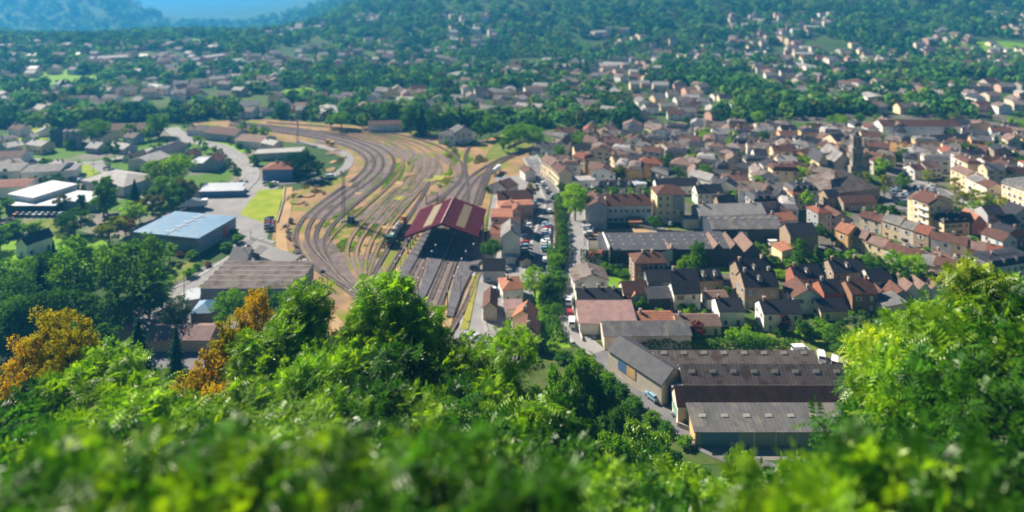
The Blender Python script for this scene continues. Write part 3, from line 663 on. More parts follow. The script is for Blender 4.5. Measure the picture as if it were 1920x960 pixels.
# near housing on the right
H(1078, 557, 1139, 555, 11, 5.8, 2.6, 'oldcement', 'white', ridge='y', ov=.8, label='white gabled house with recessed balcony beside the bright lawn', sh=3)
H(1083, 594, 1168, 594, 10, 5.0, 3.0, 'slate', 'white', ch=3, wins=1, spacing=5, label='long white house with black slate roof and three chimneys above the road')
H(1168, 593, 1181, 593, 6, 3.6, .5, 'brown', 'brick', 'mono', label='brown lean-to at the end of the long slate-roofed house', ch=0, wins=0)
H(1087, 628, 1194, 628, 11, 3.6, 1.6, 'pinksheet', 'white', 'mono', wins=0, ch=0, cat='workshop', name='workshop', label='white workshop with long faded pink sheet roof')
H(1196, 618, 1264, 618, 8, 2.6, 1.6, 'orange', 'ochre', label='low row of garages under a bright orange tiled roof', ch=1, wins=0)
H(1270, 629, 1352, 629, 9, 3.0, 1.9, 'pinkbrown', 'cream', label='low bungalow with wide pinkish tiled roof behind the maroon tree')
H(1349, 613, 1396, 613, 10, 5.0, 2.8, 'slate', 'white', label='white two-window house with lit gable and slate roof', sh=3)
H(1432, 622, 1504, 622, 9, 5.8, 3.0, 'slate', 'white', label='long two-storey white house with slate roof behind the small maroon shrub', sh=0, ch=1)
H(1396, 578, 1460, 578, 10, 7.5, 4.0, 'slate', 'stone', ridge='x', ch=2, label='tall tan stone house with slate roof, nearer of the stone pair', dorm=1)
H(1390, 557, 1450, 553, 11, 7.5, 4.2, 'slate', 'stone', ridge='x', ch=2, label='tall tan stone house with slate roof and pointed cross gable, farther of the stone pair', dorm=1)
H(1190, 538, 1250, 536, 10, 8.4, 3.0, 'brown', 'brick', 'hip', ch=2, label='three-storey brick villa with cream stone bands and brown roof', fl=3, sh=0)
H(1236, 500, 1281, 498, 9, 5.2, 2.2, 'pinkbrown', 'white', ridge='y', label='small white villa with fanlight gable in front of the ivy wall', ch=1)
H(1170, 574, 1216, 572, 9, 4.2, 3.0, 'brown', 'pale', label='house with brown roof and small front gable beside the lawn', ch=0)
H(1182, 576, 1201, 576, 5, 3.0, 2.0, 'orange', 'white', ridge='y', label='little white porch house with orange gable', ch=0)
H(1215, 555, 1259, 553, 9, 5.0, 2.8, 'slate', 'grey', label='grey house with black slate roof behind the wooden garages', ch=0)
H(1216, 580, 1261, 578, 10, 3.6, 2.0, 'black', 'darkmetal', wins=0, ch=0, label='dark barn under a black roof behind the yard')
H(1264, 582, 1313, 580, 8, 5.6, 3.0, 'slate', 'white', ch=0, label='white house with dark roof and two brown shuttered windows', sh=1)
H(1262, 552, 1310, 550, 8, 5.0, 2.8, 'slate', 'grey', ch=1, label='grey house hidden behind the dark-roofed white house')
H(1312, 550, 1355, 548, 8, 4.6, 2.8, 'slate', 'stone', label='stone house with bright white dormer windows', ch=0, dorm=2)
H(1326, 580, 1366, 578, 7, 3.4, 1.4, 'pinkbrown', 'white', label='small white cottage with pink roof in the gardens', ch=0)
H(1488, 588, 1541, 588, 11, 5.4, 3.2, 'brown', 'white', ridge='y', label='white house with brown roof and broad front gable', sh=2, ch=1)
H(1492, 552, 1544, 550, 9, 5.8, 3.4, 'slate', 'redbrick', label='red brick house with slate roof and steep front gable', ch=1, dorm=1)
H(1545, 577, 1596, 575, 9, 5.2, 3.2, 'slate', 'redbrick', label='red brick cottage with two white windows under slate', sh=0, ch=1)
H(1598, 587, 1646, 585, 10, 6.4, 3.2, 'brown', 'brick', label='dark brick house with brown roof and white windows', sh=0, ch=2)
H(1563, 541, 1625, 540, 10, 6.0, 3.4, 'slate', 'stone', ch=2, dorm=1, label='tan stone house with slate roof and white-trimmed front gable')
H(1633, 553, 1674, 551, 9, 5.0, 3.2, 'slate', 'white', label='white house with plain black roof beside the tall bright tree', sh=1, ch=0)
H(1640, 572, 1668, 572, 9, 3.0, 2.4, 'brown', 'stone', ridge='y', wins=0, ch=0, label='low stone outhouse with brown gable, left one of two')
H(1672, 572, 1712, 572, 9, 3.0, 2.4, 'brown', 'grey', ridge='y', wins=0, ch=0, label='low grey outhouse with brown gable, right one of two')
H(1539, 602, 1590, 600, 8, 3.2, 2.8, 'slate', 'cream', label='small house with lit cream gable and dark slate roof behind the gardens', ch=0)
H(1660, 598, 1700, 596, 9, 4.0, 1.2, 'grey', 'pale', 'mono', ridge='y', wins=0, ch=0, label='pale garage with grey roof beside the near right tree')
for i, x in enumerate((1700, 1723, 1746, 1769)):
    H(x, 566 - i, x + 22, 566 - i, 10, 4.0, 2.2, 'pinkbrown', 'white', ridge='y', wins=0, ch=0, name='workshop_bay', cat='workshop', group='workshop bays in a row', label=['leftmost','second from left','third from left','rightmost'][i] + ' of four small white workshop bays with pinkish gables')
H(1330, 498, 1362, 498, 12, 5.0, 3.4, 'pinkbrown', 'darkmetal', ridge='y', wins=0, ch=0, ov=.3, name='workshop_bay', cat='workshop', label='brown-roofed sawtooth bay nearest the black-roofed hall')
H(1362.5, 498, 1394, 498, 12, 5.0, 3.4, 'pinkbrown', 'darkmetal', ridge='y', wins=0, ch=0, ov=.3, name='workshop_bay', cat='workshop', label='brown-roofed sawtooth bay, middle one of three')
H(1394.5, 498, 1428, 498, 12, 5.0, 3.4, 'pinkbrown', 'darkmetal', ridge='y', wins=0, ch=0, ov=.3, name='workshop_bay', cat='workshop', label='brown-roofed sawtooth bay, rightmost one of three')
# diagonal terraces (facades lit, running towards the camera)
def row(x0, y0, x1, y1, n, dep, wh, rh, roofs, walls, desc, ridge='x', style='gable', labels=None, **k):
    a, b = G(x0, y0), G(x1, y1); r = random.Random(int(x0 + y0 * 7)); cuts = [0]
    for i in range(n): cuts.append(cuts[-1] + r.uniform(.8, 1.25))
    for i in range(n):
        p, q = a.lerp(b, cuts[i] / cuts[-1]), a.lerp(b, cuts[i + 1] / cuts[-1] - .0006)
        h = wh + r.uniform(-.6, .6)
        ro, wa = roofs[i % len(roofs)], walls[(i * 2 + 1) % len(walls)]
        H(0, 0, 0, 0, dep + r.uniform(-.6, .6), h, rh * (dep / dep) + r.uniform(-.2, .2), ro, wa, style, ridge, world_=(p, q), group=desc, desc=f"terraced {WALLW[wa]} house with {ROOFW[ro]} roof", **k)
row(1586, 464, 1690, 505, 3, 8, 6.0, 2.6, ['pinkbrown', 'pinkbrown', 'brown'], ['cream', 'stone', 'pale'], 'houses of the near diagonal terrace', ch=2, sh=0)
row(1692, 508, 1790, 540, 3, 9, 6.0, 2.8, ['brown', 'grey', 'brown'], ['stone', 'pale', 'stone'], 'houses of the near diagonal terrace', ch=2, sh=1)
row(1654, 442, 1740, 470, 3, 9, 6.6, 2.8, ['grey', 'grey', 'red'], ['pale', 'cream', 'stone'], 'houses of the middle diagonal terrace', ch=1, sh=0)
row(1745, 474, 1880, 505, 4, 9, 5.8, 2.8, ['brown', 'brown', 'pinkbrown', 'red'], ['cream', 'white', 'redbrick'], 'houses of the middle diagonal terrace', ch=1, sh=0)
row(1612, 428, 1652, 440, 2, 8, 5.6, 2.4, ['brown', 'brown'], ['white', 'pale'], 'houses of the upper diagonal terrace', ch=1)
H(1566, 462, 1590, 472, 11, 7.2, 3, 'orange', 'ochre', label='ochre house with bright orange roof at the head of the terrace', sh=0, ch=1, ridge='x')
H(1482, 478, 1534, 476, 11, 8, 3.6, 'slate', 'stone', label='tan stone house with one white window and slate roof', ch=0, sh=0, spacing=7)
H(1466, 495, 1490, 492, 8, 5, 1, 'orange', 'cream', 'mono', ridge='y', label='low orange-roofed outhouse beside the dark shrubs', ch=0, wins=0)
H(1806, 556, 1880, 566, 12, 6.5, 2.8, 'slate', 'pale', 'hip', label='broad pale house with dark hipped roof behind the near right tree', ch=1)
H(1850, 536, 1945, 520, 12, 6.2, 3, 'slate', 'white', 'mansard', label='white house with slate mansard at the right edge', dorm=4, ch=1)
row(1740, 508, 1802, 545, 2, 10, 6, 2.8, ['brown', 'pinkbrown'], ['pale', 'stone'], 'houses of the near diagonal terrace', ch=1)
H(1840, 462, 1880, 478, 10, 5.5, 3, 'brown', 'white', label='white house with brown roof and teal shutters in the far right terrace', sh=2)
H(1880, 470, 1930, 460, 9, 5.5, 3, 'slate', 'redbrick', ridge='y', label='brick-gabled house with black roof at the right edge')
H(1770, 443, 1818, 440, 9, 5.5, 3.4, 'slate', 'cream', 'mansard', dorm=3, ch=2, label='slate mansard villa with three white dormers')
H(1822, 440, 1850, 440, 11, 5.0, 4, 'orange', 'stone', ridge='y', label='house with pale orange roof and dark timber gable', ch=0)
H(1852, 436, 1884, 436, 10, 8, 3, 'slate', 'grey', label='tall grey house with flat blue shutters and slate roof', ch=0, sh=2)
H(1880, 442, 1912, 438, 8, 5, 3, 'slate', 'stone', label='low stone house with black roof near the right edge', ch=0)
H(1900, 430, 1945, 426, 9, 6, 4, 'slate', 'pale', ridge='y', label='pale gabled house near the foot of the ornate hotel', ch=0)
# tall pale apartment block with balconies
def balconies(t, pts):
    for p, w in pts:
        m = MB(); m.box((0, -.5, 0), (w, 1.0, .15)); m.box((0, -.97, .5), (w, .06, .9)); o = m.obj('balcony', M_white, t); o.location = p
t = H(1710, 422, 1740, 434, 15, 12.5, 2.6, 'brown', 'cream', ridge='x', name='apartment_block', cat='apartment block', label='tall cream apartment block with brown roof and white balconies beside the plane trees', fl=4, sh=0, ch=2, ov=.5)
balconies(t, [(Vector((1.5, -7.5, z)), 6) for z in (3.2, 6.3, 9.4)])
H(1741, 434.5, 1778, 430, 11, 11.4, 2.6, 'pinkbrown', 'cream', ridge='y', name='apartment_block', cat='apartment block', label='tan gable wing of the balconied apartment block with two small windows', fl=4, sh=-1, ch=2)
t = H(1232, 418, 1284, 417, 10, 13, 3, 'brown', 'cream', 'hip', name='apartment_block', cat='apartment block', label='tall cream four-storey block with brown hipped roof', fl=4, sh=-1, ch=0, ov=.6)
m = MB(); m.box((0, -.3, 0), (4.2, .5, 6)); o = m.obj('bay', WALL['grey'], t); o.location = (3.2, -5.2, 9.2)
H(1103, 430, 1138, 430, 18, 10.5, 2.2, 'brown', 'grey', ridge='y', wins=0, ch=3, label='grey blind gable end with brown roof and many chimneys')
H(1139, 418, 1222, 417, 10, 8, 3.4, 'brown', 'white', ch=4, fl=2, spacing=2.4, name='apartment_block', cat='apartment block', label='long white apartment wing with brown roof and four chimneys', sh=2)
H(1180, 426, 1203, 426, 5, 2.4, .8, 'orange', 'stone', 'mono', wins=0, ch=0, label='low orange-roofed lean-to under the long white wing')
H(1284, 430, 1318, 429, 6, 4.2, .2, 'grey', 'pale', 'flat', wins=0, ch=0, name='terrace_house', label='low pale annex with flat terrace beside the tall cream block')
# halls and warehouses
def skylights(t, w, d, wh, rh, style, rows_, n, mat=None, size=(1.6, 1.0)):
    ro = [c for c in t.children if c.name.startswith('roof')][0]
    for v in rows_:
        for k in range(n):
            x = -w / 2 + w * (k + .5) / n; y = -d / 2 + d * v
            z = wh + (rh * v if style == 'mono' else rh * (1 - abs(2 * v - 1)) if style == 'gable' else 0) + .24
            sl = math.atan(rh / d) if style == 'mono' else (math.atan(2 * rh / d) * (1 if v < .5 else -1) if style == 'gable' else 0)
            m = MB(); m.box((0, 0, 0), (size[0], size[1], .12)); o = m.obj('skylight', mat or M_pale, ro); o.location = (x, y, z); o.rotation_euler = (sl, 0, 0)
M_sky = mk('skylight_glass', (.36, .33, .30), (.22, .205, .19), 1, .4, .5)
t = H(1133, 501, 1375, 497, 14, 6.5, .9, 'black', 'darkmetal', 'mono', wins=0, ch=0, name='hall', cat='hall', label='long hall with nearly flat black roof and ivy-covered front wall')
skylights(t, 47, 14, 6.5, .9, 'mono', (.3, .55, .8), 11, M_pale, (.7, .35))
m = MB(); m.box((-23.4, 0, 4.0), (.5, 14.4, 8)); m.obj('parapet', M_white, t)
H(1104, 498, 1131, 500, 6, 3.4, 2, 'red', 'white', 'mono', ridge='y', wins=0, ch=0, label='white lean-to with red roof at the left end of the black-roofed hall')
t = H(1336, 456, 1466, 455, 13, 6.0, 3.2, 'grey', 'darkmetal', wins=0, ch=0, name='warehouse', cat='warehouse', label='grey-roofed warehouse with blue-grey front and pale sliding door, front bay')
m = MB(); m.box((-2, -6.56, 2.4), (4.2, .12, 4.8)); m.obj('door', M_pale, t)
m = MB(); m.box((-13.4, -6.55, 2.4), (3.6, .1, 4.6)); m.obj('door', WALL['bluewall'], t)
skylights(t, 33, 13, 6, 3.2, 'gable', (.38,), 9, M_sky)
H(1312, 430, 1436, 427, 11, 6.2, 3.0, 'lightgrey', 'metal', wins=0, ch=2, name='warehouse', cat='warehouse', label='pale cement-roofed warehouse with two dark vents, rear bay')
# bottom right works
def wh_(X0, X1, Y0, Y1, wh, rh, roof, wall, style, label, sky=None, n=8, ridge='x', **k):
    a = Vector((X0, Y0, 0)); b = Vector((X1, Y0, 0)); t = H(0, 0, 0, 0, Y1 - Y0, wh, rh, roof, wall, style, ridge, world_=(a, b), wins=0, ch=0, name='warehouse', cat='warehouse', label=label, **k)
    if sky: skylights(t, X1 - X0, Y1 - Y0, wh, rh, style, sky, n, M_sky, (1.7, .9))
    return t
wh_(39.5, 84, 174.6, 182.6, 5.6, 2.6, 'oldcement', 'grey', 'gable', 'long warehouse with pinkish sheet roof and a row of rooflights, farthest of the works', (.42,), 8)
wh_(45, 89, 167.9, 174.4, 5.8, 3.0, 'oldcement', 'grey', 'gable', 'long warehouse with weathered brown roof and white rooflights', (.3,), 8)
wh_(42, 87, 166.1, 167.8, 5.4, .2, 'lightgrey', 'pale', 'flat', 'narrow pale flat-roofed link between the two long warehouses')
t = wh_(41.5, 83.6, 160.2, 166.0, 5.2, 3.0, 'rust', 'pale', 'gable', 'long warehouse with rusty dark roof above the grey one')
m = MB(); m.box((-21.1, 0, 2.5), (.12, 3.4, 2.2)); m.obj('window', mk('green_glazing', (.15, .4, .33), rough=.4), t)
t = wh_(44.0, 82, 153.4, 160.0, 3.6, 1.8, 'grey', 'metal', 'mono', 'low grey-roofed warehouse nearest the road bend', (.55,), 7, ov=.5)
m = MB(); m.box((-13.2, -3.36, 1.9), (9, .1, 3.4)); m.obj('door', WALL['bluewall'], t)
m = MB(); m.box((-19.06, 0, 2.0), (.1, 6, 3.6)); m.obj('side_panel', WALL['ochre'], t)
for i in range(5):
    m = MB(); m.box((-5 + i * 5.2, -3.36, 1.8), (.3, .14, 3.6)); m.obj('buttress', M_pale, t)
a, b = G(1141, 694), G(1240, 762)
t = H(0, 0, 0, 0, 9.2, 5.8, 2.4, 'black', 'pale', world_=(a, b), wins=0, ch=0, name='warehouse', cat='warehouse', label='black-roofed pale warehouse running along the near road')
w_ = (b - a).length
for x, mm in ((-w_ * .22, WALL['bluewall']), (-w_ * .05, WALL['ochre'])):
    m = MB(); m.box((x, -4.66, 3.6), (3.2, .1, 2.6)); m.obj('panel', mm, t)
m = MB(); m.box((w_ / 2 + .06, -.6, 2.0), (.12, 2.4, 4.0)); m.obj('door', M_rubber, t)
m = MB(); m.box((w_ / 2 + .06, 2.6, 1.8), (.12, 2.2, 3.2)); m.obj('door', M_pale, t)
H(1133, 656, 1296, 654, 8, 4.2, 2.2, 'grey', 'pale', wins=0, ch=0, name='warehouse', cat='warehouse', label='long grey-roofed shed with pale walls between the gardens and the works')
# left side
a, b = G(250, 464), G(372, 477)
t = H(0, 0, 0, 0, 24, 6.4, .5, 'bluegrey', 'metal', 'flat', world_=(a, b), wins=0, ch=0, name='warehouse', cat='warehouse', label='big warehouse with flat light blue metal roof and a white ridge pipe', ov=.2)
w_ = (b - a).length; ro = [c for c in t.children if c.name.startswith('roof')][0]
m = MB(); m.box((0, 0, 6.78), (.3, 23, .25)); m.obj('ridge_pipe', M_white, ro)
for k in range(4):
    for s in (-1, 1):
        m = MB(); m.box((s * 1.7, -8 + k * 5.2 + s * 1.1, 6.8), (1.1, .5, .35)); m.obj('roof_vent', M_white, ro)
m = MB()
for k in range(12): m.box((-w_ / 2 + 17 + k * 1.15, -12.06, 5.4), (.8, .1, .9))
m.obj('panel_band', WALL['redbrick'], t)
m = MB(); m.box((w_ / 2 + .06, 4.5, 2.6), (.12, 2.6, 4.6)); m.obj('door', mk('door_orange_red', (.55, .10, .04)), t)
H(374, 370, 455, 368, 4, 3.0, .6, 'white', 'bluewall', 'mono', wins=0, ch=0, name='depot_shed', cat='shed', label='long low blue shed with white roof edge beyond the grey lot, nearer one')
H(376, 362, 454, 360, 4, 3.0, .6, 'white', 'bluewall', 'mono', wins=0, ch=0, name='depot_shed', cat='shed', label='long low blue shed beyond the grey lot, farther one')
H(14, 389, 62, 397, 22, 6.5, .4, 'white', 'white', 'flat', wins=0, ch=0, name='supermarket', cat='supermarket', label='white supermarket hall with bright flat roof', ov=.2)
H(10, 401, 102, 401, 8, 4.0, .3, 'white', 'darkmetal', 'flat', wins=0, ch=0, name='entrance_canopy', cat='canopy', label='white-edged entrance building of the supermarket with dark front', ov=.8)
H(98, 392, 176, 396, 14, 4.2, .4, 'white', 'grey', 'flat', wins=0, ch=0, name='supermarket', cat='supermarket', label='low white-roofed wing on the right of the supermarket')
H(-30, 372, 48, 368, 14, 5, 1.5, 'red', 'white', wins=0, ch=0, name='warehouse', cat='warehouse', label='white warehouse with red roof at the left edge')
H(152, 356, 232, 369, 20, 5, 3.2, 'lightgrey', 'white', 'hip', wins=0, ch=0, name='warehouse', cat='warehouse', label='white hall with pale hipped roof behind the tall poplar')
H(40, 345, 112, 341, 16, 6, 2, 'grey', 'white', wins=0, ch=0, name='warehouse', cat='warehouse', label='blue-grey roofed works hall, middle of three')
H(-30, 345, 36, 343, 16, 6.5, 2, 'grey', 'white', wins=0, ch=0, name='warehouse', cat='warehouse', label='blue-grey roofed works hall, leftmost of three')
H(112, 340, 142, 337, 14, 5.5, 1, 'grey', 'white', 'flat', wins=0, ch=0, name='warehouse', cat='warehouse', label='blue-grey roofed works hall, rightmost of three')
H(-20, 311, 40, 309, 12, 5, 2, 'brown', 'white', wins=0, ch=0, name='warehouse', cat='warehouse', label='white hall with brown roof at the left edge')
H(240, 318, 282, 321, 16, 4.6, 2.6, 'lightgrey', 'pale', ridge='y', wins=0, ch=0, name='shed', cat='shed', label='pale gabled shed, nearer of the twin grey sheds')
H(278, 300, 311, 303, 18, 5, 3.0, 'slate', 'metal', ridge='y', wins=0, ch=0, name='shed', cat='shed', label='dark gabled shed, farther of the twin grey sheds')
H(352, 320, 384, 321, 12, 4.5, 1, 'white', 'grey', 'flat', wins=0, ch=0, name='restaurant', cat='shop', label='white flat-roofed shop beside the brown-gabled one')
H(382, 321, 409, 320, 12, 5, 3.2, 'red', 'grey', ridge='y', wins=0, ch=0, name='restaurant', cat='shop', label='shop with reddish brown gable behind the bright green trees')
H(382, 262, 440, 268, 14, 5, 3, 'brown', 'grey', wins=0, ch=0, name='warehouse', cat='warehouse', label='brown-roofed depot building beyond the row of round trees, left one')
H(440, 276, 490, 280, 16, 4.5, 2.4, 'pinkbrown', 'white', wins=0, ch=0, name='warehouse', cat='warehouse', label='pink-brown roofed depot building beyond the row of round trees, right one')
H(492, 339, 548, 338, 13, 6, 2.6, 'red', 'bluewall', 'hip', wins=0, ch=1, name='office', cat='office', label='blue-walled office with red-brown hipped roof above the bright lawn')
H(478, 301, 568, 296, 10, 4, .4, 'lightgrey', 'cream', 'flat', wins=0, ch=0, name='warehouse', cat='warehouse', label='long low cream works building behind the dark trees')
H(94, 272, 122, 272, 14, 9, 4, 'slate', 'darkmetal', 'mono', ridge='y', wins=0, ch=0, name='mill', cat='mill', label='tall dark building with slanting roof beside the grey silo')
m = None
H(200, 257, 276, 256, 14, 5, 3, 'brown', 'white', wins=0, ch=0, name='warehouse', cat='warehouse', label='white hall with dull brown roof behind the round trees')
H(822, 270, 852, 273, 12, 6.5, 3, 'slate', 'white', 'hip', label='pale blue-white house with slate roof beside the far tracks', ch=1)
H(852, 271, 886, 267, 13, 8, 3.5, 'slate', 'white', 'gable', ridge='y', label='larger gabled white house beside the far tracks', ch=1)
H(690, 248, 755, 246, 10, 5.5, 2, 'brown', 'white', label='long white house with brown roof at the outer edge of the yard', ch=0)
H(30, 482, 50, 484, 9, 5.2, 3.0, 'slate', 'white', ridge='y', label='white gabled front part of the farmhouse with red door', ch=0, sh=1)
H(50, 483, 99, 466, 8.5, 5.2, 3.2, 'slate', 'white', label='long white farmhouse wing with black roof beside the clipped hedge', ch=1, sh=3)
# sawtooth depot
a, b = G(376, 574), G(556, 574)
t = thing('sawtooth_depot', ((a.x + b.x) / 2, a.y + 9, 0), 0, 'depot', 'depot with five brown sawtooth roof bays and pale front wall'); w_ = b.x - a.x
OCC.append((t.location.x, t.location.y, 20, w_, 18, 0)); mb = MB(); rb = MB()
for k in range(5):
    y0 = -9 + k * 3.8; y1 = y0 + 3.8
    mb.ext([(y0, 0), (y1 - .01, 0), (y1 - .01, 6.9), (y1 - .3, 6.9), (y0, 5.8)], -w_ / 2, w_ / 2, 'x')
    r_ = MB(); r_.ext([(y0 + .02, 5.85), (y1 - .2, 6.95), (y1 - .2, 7.1), (y0 + .02, 6.0)], -w_ / 2 - .2, w_ / 2 + .2, 'x'); ro = r_.obj('roof', ROOF['oldcement'], t)
    e = MB(); e.box((0, y1 - .1, 7.05), (w_ + .6, .18, .22)); e.obj('gutter', M_pale, ro)
mb.obj('wall', WALL['metal'], t)
for k, (x0, y0, x1, y1, d, h, rh_) in enumerate([(463, 474, 505, 489, 2.4, 3.8, 1.4), (470, 482, 512, 497, 2.4, 3.8, 1.4), (477, 490, 520, 505, 2.4, 3.8, 1.4), (488, 500, 540, 520, 5, 4.2, 1.6), (428, 506, 462, 505, 6, 3.6, 2.2)]):
    H(x0, y0, x1, y1, d, h, rh_, 'slate' if k % 2 else 'black', 'darkmetal' if k < 3 else 'grey', 'mono', 'x', wins=0, ch=0, name='solar_shed', cat='shed', group='dark slanted sheds behind the sawtooth depot', desc='dark shed with steep black slanted roof')
H(358, 612, 395, 610, 8, 4, 2, 'bluegrey', 'stone', 'hip', wins=0, ch=0, name='outbuilding', cat='outbuilding', label='low building with pale blue hipped roof beside the orange tree')
H(348, 582, 372, 578, 8, 3.2, .3, 'white', 'white', 'flat', wins=0, ch=0, name='outbuilding', cat='outbuilding', label='small white flat-roofed block beside the sawtooth depot')
H(208, 650, 245, 645, 9, 4, 2.4, 'pinksheet', 'pink', ridge='y', wins=0, ch=0, name='outbuilding', cat='outbuilding', label='pinkish gabled barn beside the tall dark conifer')
H(270, 660, 392, 660, 9, 3.6, 1.8, 'pinksheet', 'pink', wins=0, ch=0, name='outbuilding', cat='outbuilding', label='long low building with faded pink roof seen between the conifers')
# silo
t = thing('silo', G(136, 276), 0, 'silo', 'pale grey grain silo of three joined tubes beside the dark tall building')
for k in range(3):
    m = MB(); m.tube((-4 + k * 4, 0, 0), (-4 + k * 4, 0, 11), 2, n=14); m.tube((-4 + k * 4, 0, 11), (-4 + k * 4, 0, 12), 2, .4, n=14); m.obj('tube', M_conc, t)
# old town, individually
H(1013, 292, 1056, 296, 9, 5.5, 3, 'slate', 'white', label='white gabled house with long slate roof at the far end of the avenue', ch=1)
H(1014, 328, 1034, 341, 9, 9, 3, 'pinkbrown', 'cream', ridge='x', label='tall cream house on the avenue with lit facade, farther one', ch=2, fl=3)
H(1034, 341, 1048, 356, 9, 8.5, 2.8, 'brown', 'cream', ridge='x', label='tall cream house on the avenue with lit facade, nearer one', ch=2, fl=3)
H(1078, 305, 1110, 304, 10, 7, 3.2, 'slate', 'cream', label='cream gabled house with steep black roof among the old town gardens', ch=0)
H(1048, 354, 1116, 352, 9, 4, .5, 'lightgrey', 'white', 'flat', label='long low white building with pale flat roof behind the big bright tree', ch=0)
H(1152, 322, 1182, 320, 10, 6, 3, 'pinkbrown', 'cream', ridge='x', label='pink-brown roofed house with bright white gable in the old town')
H(1114, 374, 1192, 372, 10, 5.5, 3.4, 'slate', 'white', 'hip', label='long white house with slate roof hidden behind the round clipped trees', dorm=4, ch=2)
H(1191, 360, 1212, 359, 8, 4, .4, 'white', 'white', 'flat', label='small bright white flat-roofed block behind the round clipped trees', ch=0)
H(1232, 366, 1310, 364, 10, 4.5, 3.4, 'slate', 'white', label='long white house with black roof and white shutters behind the tall cream block', ch=0, sh=0)
H(1256, 326, 1300, 332, 14, 6, 3.4, 'pinkbrown', 'pale', 'hip', label='broad house with pale brown hipped roof, left of a pair', ch=0)
H(1300, 334, 1330, 328, 14, 6.5, 3.4, 'oldcement', 'stone', 'gable', 'y', label='broad stone-gabled house with weathered roof, right of a pair', ch=0)
H(1308, 386, 1356, 385, 10, 6.2, 3.6, 'slate', 'white', label='white house with lit gable and three dark balcony windows', ch=1, sh=3)
H(1348, 402, 1381, 401, 8, 5, 3.6, 'slate', 'stone', label='small stone-gabled house with steep black roof behind the pale warehouse', ch=1)
H(1414, 412, 1456, 411, 12, 8.5, 3.4, 'slate', 'grey', 'mansard', label='tall blue-grey house with black mansard and three white windows', dorm=3, ch=2, fl=3)
H(1476, 386, 1486, 394, 9, 7.5, 3, 'red', 'cream', 'hip', label='cream lit end of the mansard row with red roof', fl=3, sh=1, ch=1)
H(1487, 392, 1534, 390, 11, 8.5, 3.4, 'slate', 'pale', 'mansard', label='pale stone building with black mansard, four white dormers and iron balconies', dorm=4, ch=2, fl=3, sh=3)
H(1528, 372, 1560, 384, 22, 4.5, 6, 'oldcement', 'stone', 'hip', label='lower hipped wing of the market hall', ch=0, wins=0, name='market_hall', cat='market hall')
H(1562, 384, 1650, 374, 24, 5.5, 7.5, 'oldcement', 'stone', 'hip', label='market hall with huge dark brown hipped roof', ch=0, name='market_hall', cat='market hall', spacing=4)
H(1552, 389, 1576, 388, 9, 5, 3, 'slate', 'stone', label='black-roofed porch wing in front of the market hall', ch=0)
H(1582, 396, 1644, 394, 9, 4, 2.4, 'brown', 'stone', label='long low stone house with brown roof below the market hall', ch=0)
H(1534, 442, 1560, 440, 10, 9.5, 2.6, 'red', 'grey', 'hip', label='tall grey house with red hipped roof below the market hall', ch=1, sh=0)
H(1553, 438, 1600, 436, 12, 5.5, 3.8, 'brown', 'grey', ridge='y', label='wide grey-gabled house behind the ochre one', ch=0)
H(1500, 362, 1538, 368, 9, 6, 2.4, 'oldcement', 'cream', 'hip', label='cream house with weathered hipped roof behind the mansard row')
H(1404, 374, 1432, 382, 10, 6.5, 2.6, 'pinkbrown', 'ochre', label='ochre house with lit facade in the heart of the old town', ch=1)
H(1452, 432, 1494, 428, 10, 4, 2.4, 'orange', 'white', label='low house with worn orange roof behind the stone one', ch=1)
H(1662, 352, 1690, 356, 11, 7, 3.4, 'oldcement', 'cream', ridge='x', label='cream house with grey gable beside the market car park, left one', ch=1)
H(1612, 322, 1636, 322, 12, 9, 3.2, 'pinkbrown', 'cream', ridge='y', label='tall cream house immediately right of the church', ch=1, fl=3)
H(1638, 328, 1676, 326, 12, 8, 3.2, 'brown', 'pale', ridge='y', label='tall tan house right of the church with one lit gable', ch=1)
H(1712, 308, 1742, 305, 12, 7, 2.4, 'lightgrey', 'cream', 'hip', label='cream cube house with pale hipped roof beyond the car park', ch=1)
row(1655, 262, 1800, 262, 1, 12, 9, 3, ['brown'], ['white'], 'school', name='school', cat='school', labels=None)
H(1640, 250, 1676, 262, 12, 9, 3.4, 'pinkbrown', 'cream', label='cream wing of the long school block', fl=3, ch=1)
H(1700, 284, 1840, 276, 12, 5, 3, 'slate', 'white', label='long low white school building with slate roof', ch=0, name='school', cat='school')
H(1680, 270, 1698, 272, 10, 8, 5, 'slate', 'white', 'pyramid', label='white pavilion with steep slate roof at the end of the school', ch=0)
row(1715, 338, 1765, 334, 2, 10, 6, 2.6, ['brown', 'pinkbrown'], ['cream', 'white'], 'houses beyond the car park')
row(1782, 348, 1812, 362, 1, 11, 9, 2.6, ['pinkbrown'], ['cream'], 'tall houses along the square', fl=3, sh=0)
row(1812, 365, 1850, 387, 2, 12, 9.5, 2.6, ['grey', 'brown'], ['white', 'pale'], 'tall houses along the square', fl=3, sh=0)
H(1852, 388, 1872, 396, 10, 6, 1, 'grey', 'ochre', 'flat', label='bright ochre house with flat grey roof beside the ornate hotel', ch=0)
t = H(1878, 398, 1950, 425, 13, 14, 3.4, 'grey', 'cream', 'mansard', name='hotel', cat='hotel', label='ornate five-storey cream hotel with dormers and red chimneys at the right edge', dorm=8, ch=3, fl=5, sh=0, spacing=2.4)
row(1800, 310, 1850, 306, 2, 10, 6, 2.6, ['slate', 'slate'], ['cream', 'stone'], 'houses above the square')
row(1848, 322, 1930, 318, 2, 10, 5, 2.4, ['brown', 'brown'], ['grey', 'white'], 'houses above the square')

